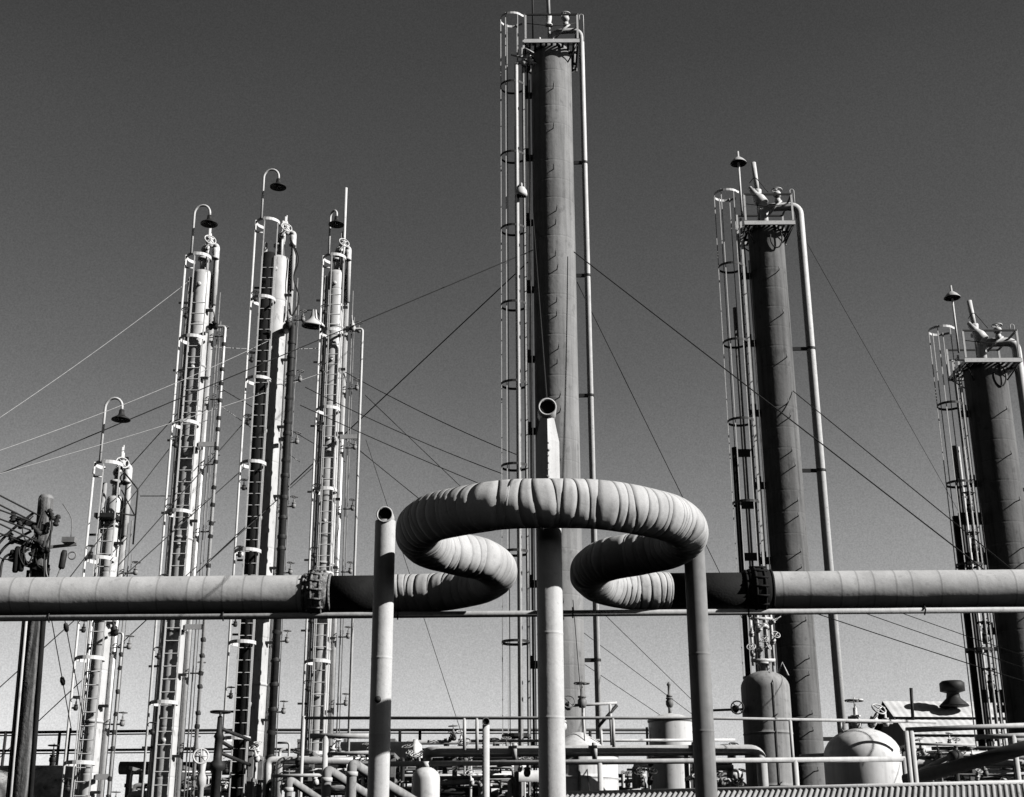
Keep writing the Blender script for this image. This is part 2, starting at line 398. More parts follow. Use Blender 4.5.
for z, w_ in ((Hc-1.3, .15), (Hc-.42, .15), (Hc-.1, .09)):
    vs += [(0, -w_, z), (w_, 0, z), (0, w_, z), (-w_, 0, z)]
MB().add(vs, [(i*4+j, i*4+(j+1) % 4, i*4+4+(j+1) % 4, i*4+4+j) for i in range(2) for j in range(4)]+[(8, 9, 10, 11)], False).build('angle_plate', 'post', t)
mb = MB()
for k in range(9): q_ = random.uniform(.5, 1.0); mb.lathe([(0, .02), (.018*q_, .02), (.024*q_, 0), (.018*q_, -.02)], (-.02+.03*random.random(), -.14, Hc-.45-k*.092-random.uniform(0, .03)), (-.4+random.random()*.6, -1, 0), 6)
mb.each('bolt', 'grey', t)
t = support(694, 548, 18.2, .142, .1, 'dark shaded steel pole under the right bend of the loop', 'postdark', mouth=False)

# ------------------------------------------------------------------ lamps
def lamp(parent, base, hgt, arm, drop, sr, facing=(1, 0), mrad=.032, shade_mat='dark', bell=False, lab=None):
    """gooseneck lamp; base, all in the parent's space"""
    base = Vector(base); f = V(facing[0], facing[1], 0).normalized()
    top = base+V(0, 0, hgt); pts = [base, top]
    for k in range(1, 11):
        a = math.pi*k/10; pts.append(top+f*(arm/2)*(1-math.cos(a))+V(0, 0, arm*.55*math.sin(a)))
    pts.append(pts[-1]-V(0, 0, drop))
    l = MB().tube(pts, mrad, 8).build('lamp_mast', 'white', parent)
    e = pts[-1]
    prof = [(0.03, 0.06), (.06, .04), (.065, -.04), (sr*.38, -.10), (sr, -.19), (sr*1.0, -.215), (sr*.93, -.205), (sr*.33, -.12), (0, -.1)]
    s_ = MB().lathe(prof, e, (0, 0, 1), 22).build('lamp_shade', shade_mat, l)
    MB().lathe([(0, -.2), (.06, -.18), (.075, -.13), (.04, -.06), (0, -.05)], e, (0, 0, 1), 12).build('light_bulb', 'lens', l)
    return l

# ------------------------------------------------------------------ the three wide towers
def ladder_and_cage(parent, x, y, z0, z1, axis, angs=(-2.1, -1.2, -.3, .9, 2.0), cr=.36, hoop_dz=2.55, rung=True, rail_mat='white', hoop_mat='grey', top_hoops=True, lw=.2, hoop_th=.008, hoop_h=.07):
    """ladder centred at (x, y) whose climber stands on the side `axis` points to; the cage bulges that way"""
    ax = V(axis[0], axis[1], 0).normalized(); sd_ = V(-ax.y, ax.x, 0); o = V(x, y, 0)
    mb = MB()
    for s_ in (-1, 1): mb.box(o+sd_*lw*s_+V(0, 0, (z0+z1)/2), (.022+.04*abs(ax.x), .022, z1-z0))
    lad = empty_part('ladder', parent); mb.each('ladder_rail', rail_mat, lad)
    mb = MB(); z = z0+.15
    while z < z1-.05: mb.tube([o-sd_*lw+V(0, 0, z), o+sd_*lw+V(0, 0, z)], .013, 6, caps=False); z += .305
    mb.each('rung', rail_mat, lad)
    cage = MB()
    c = o+ax*cr*.92
    for a in angs:
        p = c+(ax*math.cos(a)+sd_*math.sin(a))*(cr-.012)
        cage.box(p+V(0, 0, (max(z0, 2.2)+z1+.9)/2), (.024, .024, z1+.9-max(z0, 2.2)))
    cg = empty_part('safety_cage', parent); cage.each('cage_strap', rail_mat, cg)
    z = z1+.85
    first = True
    while z > 2.3:
        pts = [o+sd_*lw]+[c+(ax*math.cos(a)+sd_*math.sin(a))*cr for a in [2.45-4.9*i/18 for i in range(19)]]+[o-sd_*lw]
        pts = [q+V(0, 0, z) for q in pts]
        MB().strap(pts, hoop_h, hoop_th).build('cage_hoop', rail_mat if first else hoop_mat, cg)
        first = False
        z -= hoop_dz
    return lad

def big_tower(px, py, zc, D, label, pipe_r, pipe_dx, ladder_dx, peg_phi, lamp_kind, vent, flood=False, riser=True, pegs=14, bowl=None, pair_from=5, smat='shell'):
    v = (398.5-py)/F; Y = zc*(math.cos(TH)-v*math.sin(TH))
    p = P(px, py, Y); H = p.z; R = D/2
    t = empty('distillation_tower', V(p.x, p.y, 0), label, 'tower', 'wide grey refinery towers')
    # shell: plaster covered, faint course joints
    prof = [(0, 0), (R, 0)]; z = 1.2
    while z < H-.9:
        prof += [(R, z-.05), (R, z-.012), (R-.004, z), (R, z+.012), (R, z+.05)]; z += random.choice((.6, .6, 1.2))
    prof.append((R, H-.34))
    for k in range(9):
        a = math.pi/2*k/8; prof.append((R*(.35+.65*math.cos(a)) if k < 8 else R*.3, H-.28+.28*math.sin(a)))
    prof.append((0, H))
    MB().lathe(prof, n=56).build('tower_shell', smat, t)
    # lugs: short pegs that throw long slanting shadows
    a = R_(peg_phi)
    lug = None; z = H-1.75
    for k in range(pegs*2):
        if z < 2.5: break
        if lug is None:
            mb = MB(); mb.tube([(0, 0, 0), (0, -.25, .0), (0, -.265, .06)], .016, 6)
            mb.box((0, -.262, .06), (.03, .03, .07)); lug = mb.build('insulation_lug', 'grey', t); lug.location = (R*math.sin(a), -R*math.cos(a)+.005, z); lug.rotation_euler = (0, 0, a)
        else:
            aa = a+random.uniform(-.05, .05)
            copy_part(lug, t, (R*math.sin(aa), -R*math.cos(aa)+.005, z), aa)
        z -= 1.33 if k < 3 else (0.42 if k % 2 else 0.98)
    # platform
    pw = R+.17; zp = H-.24
    mb = MB()
    for s_ in (-1, 1):
        mb.box((0, s_*pw, zp), (2*pw+.1, .05, .12)); mb.box((s_*pw, 0, zp), (.05, 2*pw-.06, .116))
    plat = empty_part('platform', t); mb.each('platform_beam', 'white', plat)
    mb = MB()
    for k in range(9):
        x = -pw+.12+k*(2*pw-.24)/8; mb.box((x, 0, zp-.03), (.07, 2*pw-.06, .03))
    for s_ in (-1, 1): mb.box((0, s_*R*.5, zp-.085), (2*pw-.06, .06, .06))
    mb.each('grating_bar', 'dark', plat)
    mb = MB()
    for s_ in (-1, 1):
        for q in (-1, 1): mb.tube([(s_*R*.8, q*R*.6, H-.7), (s_*pw*.97, q*pw*.9, zp-.08)], .022, 6)
    mb.each('platform_bracket', 'dark', plat)
    mb = MB(); rh = .86
    for sx_ in (-1, 1):
        for sy_ in (-1, 1): mb.box((sx_*pw, sy_*(pw-.01), zp+rh/2+.08), (.055, .055, rh))
    rl = empty_part('railing', t); mb.each('rail_post', 'white', rl)
    mb = MB()
    zt = zp+rh+.06
    mb.box((0, -pw+.002, zt), (2*pw+.03, .04, .05)); mb.box((0, pw, zt), (2*pw, .04, .05)); mb.box((pw, 0, zt-.002), (.04, 2*pw-.08, .05))
    mb.tube([(-pw, -pw, zp+.62), (0, -pw, zp+.52), (pw, -pw, zp+.62)], .012, 6); mb.tube([(-pw, pw, zp+.6), (pw, pw, zp+.6)], .02, 6)
    mb.each('handrail', 'dark', rl)
    # overhead pipe: out of the crown, over the rail and down the right side
    xr = pipe_dx
    pts = bend([(0, .05, H-.05), (0, .05, H+.62), (xr, -.05, H+.62), (xr, -.05, 0)], .3)
    MB().tube(pts, pipe_r, 16).build('overhead_pipe', 'white', t)
    mb = MB()
    for k in range(5):
        z = H-3.9-k*3.6
        if z > 2: mb.box(((R+xr-pipe_r)/2, -.05, z), (xr-R, .05, .1)); mb.lathe([(pipe_r+.02, -.03), (pipe_r+.02, .03)], (xr, -.05, z), n=14)
    mb.each('pipe_bracket', 'dark', t)
    mb = MB(); mb.lathe([(.0, -.1), (.13, -.1), (.16, -.06), (.16, .0), (.1, .02), (.1, .1), (.05, .12), (0, .12)], (0, .05, H+.08), n=18)
    mb.valve((R*.75, -.2, H+.72), (0, 0, 1), 1.2); mb.lathe([(0, .2), (.1, .19), (.13, .12), (.1, .04), (0, 0)], (R*.72, -.25, H+.78), n=12)
    mb.tube([(R*.2, -.1, H+.3), (R*.6, -.2, H+.55), (R*.95, -.25, H+.7)], .035, 8)
    mb.tube(bend([(pw+.1, -.1, H+.95), (pw+.1, -.1, H+1.15), (pw+.22, -.1, H+1.15), (pw+.22, -.1, H+.2)], .06), .014, 6)
    mb.build('crown_fittings', 'white', t)
    # vent stack
    vx, vh, vr = vent
    mb = MB(); mb.tube([(vx, .1, H), (vx, .1, H+vh*.55)], vr*.75, 10)
    mb.lathe([(0, 0), (vr*1.9, .0), (vr*1.9, .08), (vr, .1), (vr*1.6, .3), (vr*1.6, .38), (0, .38)], (vx, .1, H+.85), n=12)
    mb.tube([(vx-.0, .1, H+1.1), (vx-.06, .1, H+vh)], vr, 10)
    mb.build('vent_stack', 'white', t)
    # ladder with cage on the left flank, climber faces the tower
    lx = -ladder_dx
    ladder_and_cage(t, lx, -.12, .1, H+.1, (-1, -.08), cr=.36, hoop_dz=2.35, hoop_mat='dark')
    mb = MB()
    z = H-1.6
    while z > 1.5: mb.box(((lx-R)/2, .02, z), (abs(lx)-R+.02, .05, .2)); mb.box((lx+.06, -.18, z+.1), (.13, .07, .2)); z -= 2.1
    mb.each('ladder_bracket', 'dark', t)
    mb = MB(); mb.tube([(-R-.12, .12, 0), (-R-.12, .12, H-.3)], .03, 8); mb.tube([(-R-.07, -.2, 0), (-R-.07, -.2, H-1.2)], .018, 6)
    mb.tube([(lx-.22, .25, 0), (lx-.22, .25, H-2.5)], .06, 8)
    mb.each('instrument_pipe', 'grey', t)
    if riser:
        x = lx-.22
        mb = MB(); mb.tube(bend([(x, -.45, 0), (x, -.45, H-.75), (-R*.75, -.35, H-.75)], .12), .052, 10)
        mb.build('riser_pipe', 'white', t)
        mb = MB(); mb.valve((x+.22, -.42, H-.75), (.3, -.3, .5), 1.3); mb.valve((x+.42, -.40, H-.7), (0, 0, 1), 1.2, False)
        mb.tube([(x-.15, -.45, H-.5), (x+.35, -.45, H-.62)], .03, 6)
        mb.tube(bend([(x+.55, -.3, H-.6), (x+.72, -.3, H-.6), (x+.72, -.3, H+.2)], .06), .03, 6)
        mb.build('riser_valve', 'white', t)
    # lamp
    if lamp_kind == 'tall':
        MB().tube([(-R*.9, -.2, H), (-R*.9, -.2, H+3.5)], .03, 8).build('mast', 'dark', t)
        MB().tube([(-R*.9, -.2, H+1.75), (-R*.9, -.2, H+3.5)], .05, 8).build('mast_sleeve', 'white', t)
    if lamp_kind == 'cap':
        b = V(lx+.08, -.25, H+.2); lm = MB().tube([b, b+V(-.0, 0, 1.72)], .032, 8).build('lamp_mast', 'white', t)
        e = b+V(0, 0, 1.9)
        MB().lathe([(0, .25), (.03, .24), (.035, .06), (.09, .02), (.16, -.04), (.24, -.14), (.245, -.165), (.225, -.155), (.1, -.03), (0, -.02)], e, n=22).build('lamp_shade', 'post', lm)
        MB().lathe([(0, -.16), (.06, -.14), (.075, -.09), (.04, -.02)], e, n=12).build('light_bulb', 'lens', lm)
    if bowl:
        bz, bx = bowl
        b = V(bx, -.55, bz); k = MB().tube([b+V(.0, .1, .3), b+V(0, 0, .22), b], .03, 8).build('lamp_arm', 'white', t)
        MB().lathe([(0, .14), (.07, .13), (.15, .04), (.18, -.06), (.18, -.14), (.16, -.14), (.1, -.02), (0, .0)], b, (.15, -.2, 1), 20).build('lamp_shade', 'white', k)
    if flood:
        b = V(-R*.55, -pw+.1, H+.55); ax = V(.45, -.2, -.85)
        MB().lathe([(0, -.4), (.06, -.4), (.061, -.3), (.09, -.29), (.10, -.1), (.175, .08), (.178, .09), (.18, .3), (.165, .3), (0, .28)], b+V(0, 0, .1), ax, 20).build('floodlight', 'white', t)
        MB().tube(bend([b+V(-.2, 0, .55), b+V(-.05, -.05, .75), b+V(.1, -.1, .5), b+V(.3, -.1, .2)], .15), .012, 6).build('lamp_cable', 'dark', t)
    return t, H, p
T1, H1, p1 = big_tower(551, 49, 41, 1.2, 'tallest wide grey tower rising behind the expansion loop in the middle', .082, .92, .84, 2, 'tall', (-.05, 4.2, .06), bowl=(20.0, -.93))
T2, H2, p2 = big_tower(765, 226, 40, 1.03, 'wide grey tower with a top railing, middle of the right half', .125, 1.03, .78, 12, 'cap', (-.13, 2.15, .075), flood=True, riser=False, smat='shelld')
MB().tube([(-1.27, .15, 0), (-1.27, .15, P(742, 446, p2.y).z)], .085, 12).build('riser_pipe', 'flatblack', T2)
for k in range(3): MB().box((-1.02, .1, P(742, 452+52*k, p2.y).z), (.5, .12, .2)).build('pipe_bracket', 'dark', T2)
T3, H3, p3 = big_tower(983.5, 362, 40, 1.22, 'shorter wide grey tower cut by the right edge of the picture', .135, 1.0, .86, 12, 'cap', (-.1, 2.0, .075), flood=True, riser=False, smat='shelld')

MB().box((-1.36, -.1, P(955, 517, p3.y).z/2), (.2, .12, P(955, 517, p3.y).z)).build('channel_post', 'flatblack', T3)
for k, y in enumerate((520, 560, 650, 697)):
    MB().box((-1.0, -.15, P(955, y, p3.y).z), (.62, .1, .34 if k != 2 else .1)).build('pipe_bracket', 'dark' if k != 2 else 'white', T3)
    MB().valve((-1.02, -.25, P(955, y, p3.y).z+.25), (0, 0, 1), 1.5).build('hand_valve', 'dark', T3)
for x in (-1.14, -.98): MB().tube([(x, -.3, 0), (x, -.3, P(955, 450, p3.y).z)], .035, 8).build('instrument_pipe', 'white', T3)
# drooping hose loops near the crown of towers 2 and 3
for t, R, H in ((T2, .515, H2), (T3, .56, H3)):
    pts = []
    for k in range(15):
        a = -.3+2*math.pi*k/14*.85; pts.append(V(R*.35+.17*math.sin(a), -R-.05, H-.65+.32*math.cos(a)))
    MB().tube(pts, .022, 6).build('hose_loop', 'dark', t)

# ------------------------------------------------------------------ slim columns of the left half
def slim_column(px, py, Y, r, label, lamp_arm, ladder_off=-.17, col_mat='column', side=None, extra_rod=None, bell=None, lamp_h=1.9, pipe_mat='alu', side_top_drop=2.2, platform_dark=False, lamp_side=1, side_r=.05, shell_drop=1.25, black_back=False):
    p = P(px, py, Y); H = P(px, py, Y-r-.75).z
    t = empty('slim_column', V(p.x, p.y, 0), label, 'column tower', 'slim laddered columns on the left')
    Hs = H-shell_drop
    prof = [(0, 0), (r+.04, 0)]; z = 1.5
    while z < Hs-.5:
        prof += [(r, z-.06), (r, z-.03), (r+.014, z-.028), (r+.014, z+.028), (r, z+.03), (r, z+.06)] if random.random() < .35 else [(r, z-.05), (r, z-.008), (r-.005, z), (r, z+.008), (r, z+.05)]
        z += 1.15
    prof += [(r, Hs-.12), (r*.9, Hs-.04), (r*.5, Hs), (0, Hs)]
    MB().lathe(prof, n=36).build('column_shell', col_mat, t)
    # shallow cone shaped ring collars and nozzles
    mb = MB()
    for k in range(7):
        z = Hs-.5-k*2.35
        if z < 1: break
        mb.tube([(0, -r, z), (0, -r-.07, z)], .04, 10); mb.lathe([(0, -.015), (.06, -.015), (.06, .015), (0, .015)], (0, -r-.07, z), (0, -1, 0), 12)
    mb.each('nozzle', col_mat, t)
    # crown fittings: pipes, valves
    mb = MB()
    mb.tube([(0, 0, Hs-.05), (0, 0, Hs+.35)], .09, 12); mb.lathe([(0, -.03), (.16, -.03), (.16, .03), (0, .03)], (0, 0, Hs+.35), n=16)
    mb.tube(bend([(0, 0, Hs+.3), (0, 0, Hs+.75), (r+.1, -.05, Hs+.75), (r+.1, -.05, Hs-1)], .12), .07, 12)
    mb.valve((r*.6, -.1, Hs+.78), (0, 0, 1), 1.4, False); mb.valve((r*.2, -.18, Hs+.55), (.4, -.6, .3), 1.3)
    mb.lathe([(0, .34), (.07, .32), (.1, .2), (.06, .1), (.1, .05), (.1, 0), (0, 0)], (r+.08, -.12, Hs+.3), n=12)
    mb.tube([(r*.5, -.12, Hs-.3), (r*.5, -.12, Hs+1.2)], .03, 8)
    mb.build('crown_fittings', 'white', t)
    # down pipes beside the shell
    mb = MB(); mb.tube([(r+.065, .1, 0), (r+.065, .1, Hs+.1)], .08, 14); mb.build('down_pipe', pipe_mat, t)
    mb = MB(); mb.tube([(r+.24, .05, 0), (r+.24, .05, Hs-.6)], .02, 6); mb.tube([(r+.3, .1, 0), (r+.3, .1, Hs-1.4)], .014, 6); mb.each('instrument_pipe', 'grey', t)
    mb = MB(); mb.tube([(-r-.05, -.1, 0), (-r-.05, -.1, H-.35)], .055, 10); mb.build('down_pipe', 'alu', t)
    if black_back: MB().tube([(ladder_off-.0, -r+.02, 0), (ladder_off-.0, -r+.02, Hs-.02)], .165, 20).build('down_pipe', 'flatblack', t, 'wide black pipe added as shade behind the ladder')  # added black pipe stands in for the shaded half of the column
    # leftmost bright conduit carries on up into the lamp mast
    cx = ladder_off-.33
    mb = MB(); mb.tube([(cx, -r-.5, .5), (cx, -r-.5, H)], .03, 8); mb.tube([(cx, -r-.5, H-.35), (cx+.2, -r-.45, H-.35)], .022, 6); mb.build('conduit', 'white', t)
    # clamps
    mb = MB(); z = Hs-1.2
    while z > 1:
        mb.box((r+.03, -.15, z), (.2, .08, .06)); mb.box((-r-.15, -.2, z+.2), (.25, .04, .05)); z -= 1.9
    mb.each('pipe_clamp', 'dark', t)
    lad = ladder_and_cage(t, ladder_off, -r-.13, .1, H-.9, (0, -1), angs=(-.15, 1.2), cr=.315, hoop_dz=2.3, hoop_mat='white', lw=.175, hoop_h=.085)
    # sample cocks along both flanks
    vl = MB().tube([(0, 0, 0), (.14, 0, 0)], .02, 6).valve((.12, 0, .0), (0, 0, 1), .72); vl = vl.build('sample_valve', 'dark', t)
    vr = MB().tube([(0, 0, 0), (.28, 0, 0)], .02, 6).valve((.26, 0, .02), (0, 0, 1), .8).build('sample_valve', 'grey', t)
    z = Hs-1.6; vl.location = (cx-.0, -r-.48, z); vr.location = (r+.2, -.05, z-.3)
    k = 0
    while z > 3.5:
        z -= 1.75; k += 1
        copy_part(vl, t, (cx-.0, -r-.48, z)); copy_part(vr, t, (r+.2, -.05, z-.3))
    # lamp
    if lamp_arm:
        lamp(t, (ladder_off-.14, -r-.72, H-.05), lamp_h, lamp_arm, .12, .225, (1, -.1) if lamp_side == 1 else (.8, -.8))
    if side:
        dx, mt_, rings = side
        zt = side_top_drop
        pts = bend([(r+.02, -.15, zt), (r+.1, -.5, zt), (r+dx, -.5, zt), (r+dx, -.5, .5)], .08 if side_r < .08 else .16)
        MB().tube(pts, side_r, 12).build('side_pipe', mt_, t)
        mb = MB(); mb.valve((r+dx*.55, -.52, zt+.02), (0, -.5, .5), 1.15, False); mb.lathe([(0, -.05), (side_r+.05, -.05), (side_r+.05, .0), (side_r, .05)], (r+.2, -.5, zt), (1, 0, 0), 12)
        if rings:
            z = zt-.5
            while z > 1:
                mb.lathe([(side_r+.012, -.05), (side_r+.02, 0), (side_r+.012, .05)], (r+dx, -.5, z), (random.uniform(-.4, .4), 0, 1), 12); z -= random.uniform(.3, .75)
        mb.build('pipe_fittings', 'dark' if rings else 'white', t)
        mb = MB(); z = zt-3.2
        while z > 1:
            mb.box((r+.1+dx/2-.05, -.5, z), (dx-.1, .05, .12)); mb.box((r+.07, -.3, z), (.05, .36, .1)); z -= 4.6
        mb.each('pipe_bracket', 'alu', t)
    if extra_rod:
        x, hh = extra_rod
        MB().tube([(x, -.15, H-1.2), (x, -.15, H+hh)], .042, 8).build('vent_stack', 'white', t)
    if bell:
        z, x = bell
        b = V(x, -.7, z)
        k = MB().torus(b+V(-.08, .02, .16), .26, .018, (0.2, -1, .0), 24, 6).build('lamp_hoop', 'dark', t)
        MB().lathe([(0, .42), (.06, .40), (.1, .2), (.13, .12), (.3, -.02), (.33, -.06), (.33, -.1), (.3, -.09), (.1, .06), (0, .06)], b, (.05, -.12, 1), 26).build('lamp_shade', 'white', k)
    return t, H, p
L1, HL1, q1 = slim_column(119, 459, 31.8, .20, 'short slim laddered column, lowest of the four on the left', .42, ladder_off=-.03, lamp_h=1.35, side=(.42, 'alu', True), side_top_drop=6.9, side_r=.03, shell_drop=.65)
L2, HL2, q2 = slim_column(204.5, 251, 33.2, .25, 'pale slim laddered column between the short one and the one with the black pipe', .42, ladder_off=.04, lamp_h=1.15, side=(.56, 'alu', True), side_top_drop=P(236, 328, 32.8).z, side_r=.045, shell_drop=.12)
L3, HL3, q3 = slim_column(281, 216, 34.4, .31, 'slim laddered column with a thick black pipe hanging along its right side', .42, ladder_off=-.2, col_mat='colblack', lamp_h=1.25, side=(.27, 'dark', True), side_top_drop=P(290, 330, 34.2).z, side_r=.1, extra_rod=(.1, .3), shell_drop=.75, black_back=True)
L4, HL4, q4 = slim_column(337.5, 252, 36.2, .25, 'slim laddered column nearest the loop, with a tall thin rod on top', .3, ladder_off=.03, lamp_h=1.15, lamp_side=2, side=(.62, 'white', False), side_top_drop=P(363, 329, 35.7).z, side_r=.038, extra_rod=(.2, 2.5), bell=(P(320, 322, 35.4).z, -.5), shell_drop=.15)
# little dark railing and stub on the short column
mb = MB(); z = HL1
mb.tube(bend([(.18, -.5, z-.05), (.6, -.25, z-.55), (.6, -.25, z-1.9)], .05), .022, 6); mb.tube([(.2, -.5, z-1.2), (.6, -.25, z-1.2)], .018, 6); mb.tube([(.25, -.4, z-.6), (.58, -.25, z-1.2)], .018, 6)
mb.box((.22, -.1, z-.05), (.08, .08, .7)); mb.box((-.05, -.3, z-1.25), (.5, .5, .1))
mb.build('top_railing', 'dark', L1)
# looping hoses on the crown of the third column
mb = MB()
for k in range(2):
    mb.tube(catmull([V(.35, -.2, HL3-.3), V(.55+.06*k, -.25, HL3-.9), V(.5, -.25, HL3-1.5), V(.68, -.25, HL3-2.1), V(.5, -.25, HL3-2.6), V(.4, -.2, HL3-2.2-.2*k)], .1), .022, 6)
mb.build('hose_loop', 'dark', L3)

# ------------------------------------------------------------------ wooden utility pole
pb = P(22, 797, 25.2); pt = P(46, 499, 25.2)
U = empty('utility_pole', V(pb.x, 25.2, 0), 'rough wooden utility pole crowded with insulators and cables at the far left', 'utility pole')
hx = pt.x-pb.x; HU = pt.z
def ux(z): return hx*(z-pb.z)/(HU-pb.z)
prof = []; vs = []; nn = 26; fs = []; kz = 40
for i in range(kz+1):
    z = HU*i/kz; rr = .195-.055*i/kz
    for j in range(nn):
        a = 2*math.pi*j/nn; q = rr*(1+.03*math.sin(j*5+i*.7)+.02*random.uniform(-1, 1))
        vs.append((ux(z)+q*math.cos(a), q*math.sin(a), z))
for i in range(kz):
    for j in range(nn): fs.append((i*nn+j, i*nn+(j+1) % nn, (i+1)*nn+(j+1) % nn, (i+1)*nn+j))
fs.append(tuple(kz*nn+j for j in range(nn)))
MB().add(vs, fs).build('pole_trunk', 'wood', U)
MB().lathe([(.0, .2), (.11, .19), (.135, .15), (.14, -.04), (.13, -.06)], (ux(HU), 0, HU-.12), n=24).build('pole_cap', 'grey', U)
MB().tube([(ux(0)-.17, -.14, 0), (ux(HU-1.2)-.13, -.13, HU-1.2)], .026, 8).build('conduit', 'post', U)
MB().tube([(ux(0)-.25, -.05, 0), (ux(HU-1.4)-.19, -.05, HU-1.4)], .05, 8).build('conduit', 'flatblack', U)
MB().tube([(ux(0)+.2, -.08, 0), (ux(HU-1.3)+.16, -.08, HU-1.3)], .045, 8).build('conduit', 'flatblack', U)
mb = MB()
for z, w2 in ((HU-.55, .3), (HU-.95, .36), (HU-1.32, .4)):
    mb.box((ux(z)-.15, -.2, z), (w2*2, .1, .1), Matrix.Rotation(R_(18), 3, 'Y'))
mb.box((ux(HU)-.12, -.05, HU-1.75), (.75, .5, .12)); mb.box((ux(HU)-.12, -.3, HU-1.95), (.62, .1, .42))
mb.each('crossarm', 'dark', U)
ins = MB().lathe([(0, .2), (.035, .19), (.06, .14), (.03, .12), (.065, .07), (.035, .05), (.07, 0), (.04, -.03), (0, -.04)], n=14).build('insulator', 'dark', U)
ins.location = (ux(HU)-.5, -.25, HU-.5)
for (x, y, z) in ((-.46, -.25, -.9), (-.3, -.3, -.62), (-.22, -.3, -1.05), (.25, -.25, -.45), (.3, -.2, -.55), (.05, -.3, -.75), (.2, -.3, -1.2), (-.05, -.3, -1.15), (.12, -.32, -.95), (-.35, -.3, -1.25)):
    c = copy_part(ins, U, (ux(HU)+x, y, HU+z)); c.rotation_euler = (random.uniform(-.5, .5), random.uniform(-1.2, 1.2), 0)
mb = MB()
for (x, z, hh) in ((-.36, -1.25, .5), (-.26, -1.3, .36)):
    mb.lathe([(0, hh/2), (.035, hh/2-.01), (.055, hh/2-.05), (.055, -hh/2+.03), (.04, -hh/2), (0, -hh/2)], (ux(HU)+x+.06, -.35, HU+z), n=16)
mb.each('fuse_box', 'flatblack', U)
mb = MB(); mb.box((ux(HU)+.32, -.2, HU-.98), (.85, .05, .05), Matrix.Rotation(R_(-6), 3, 'Y')); mb.box((ux(HU)+.6, -.2, HU-.86), (.24, .18, .1))
mb.tube(catmull([V(ux(HU)+.62, -.2, HU-.8), V(ux(HU)+.6, -.2, HU-.45), V(ux(HU)+.4, -.2, HU-.15)], .1), .01, 5)
mb.tube(catmull([V(ux(HU)+.2, -.25, HU-1.0), V(ux(HU)+.25, -.25, HU-1.5), V(ux(HU)+.4, -.25, HU-1.7), V(ux(HU)+.5, -.2, HU-1.35)], .1), .015, 5)
br = mb.build('side_bracket', 'grey', U)
MB().lathe([(0, .1), (.04, .1), (.06, .04), (.06, -.22), (.045, -.25), (0, -.25)], (ux(HU)+.52, -.2, HU-1.15), (.08, 0, 1), 16).build('fuse_box', 'dark', br)
MB().torus((ux(HU)+.68, -.2, HU-1.15), .07, .015, (0, 1, 0), 14, 5).build('ring_hook', 'grey', br)
mb = MB()
for k in range(3):    # thick drooping loops of cable left of the pole
    x0 = -.22-.04*k
    mb.tube(catmull([V(ux(HU)-.1, -.3, HU-.35-.35*k), V(ux(HU)-.55+.02*k, -.35, HU-.8-.2*k), V(ux(HU)-.95+.2*k, -.4, HU-1.45-.05*k), V(ux(HU)-.85+.16*k, -.4, HU-1.75), V(ux(HU)-.55+.05*k, -.4, HU-1.72+.03*k), V(ux(HU)-.3, -.35, HU-1.62)], .06), .026, 8)
mb.tube(catmull([V(ux(HU)+.1, -.25, HU-.3), V(ux(HU)+.28, -.3, HU-.6), V(ux(HU)+.2, -.3, HU-1.1), V(ux(HU)+.25, -.25, HU-1.9)], .08), .02, 6)
mb.tube(catmull([V(ux(HU)-.3, -.3, HU-1.9), V(ux(HU)-.55, -.3, HU-2.0), V(ux(HU)-.7, -.3, HU-2.3)], .08), .02, 6)
for k in range(6):
    x1 = random.uniform(-.5, .35); z1 = random.uniform(-1.3, -.3)
    mb.tube(catmull([V(ux(HU)+x1, -.3, HU+z1), V(ux(HU)+x1*1.5-.1, -.38, HU+z1-.25), V(ux(HU)+x1*1.1, -.4, HU+z1-.55), V(ux(HU)+x1*.3, -.34, HU+z1-.4), V(ux(HU)+.05, -.28, HU+z1+.1)], .06), .013, 6)
mb.build('cable_loop', 'dark', U)

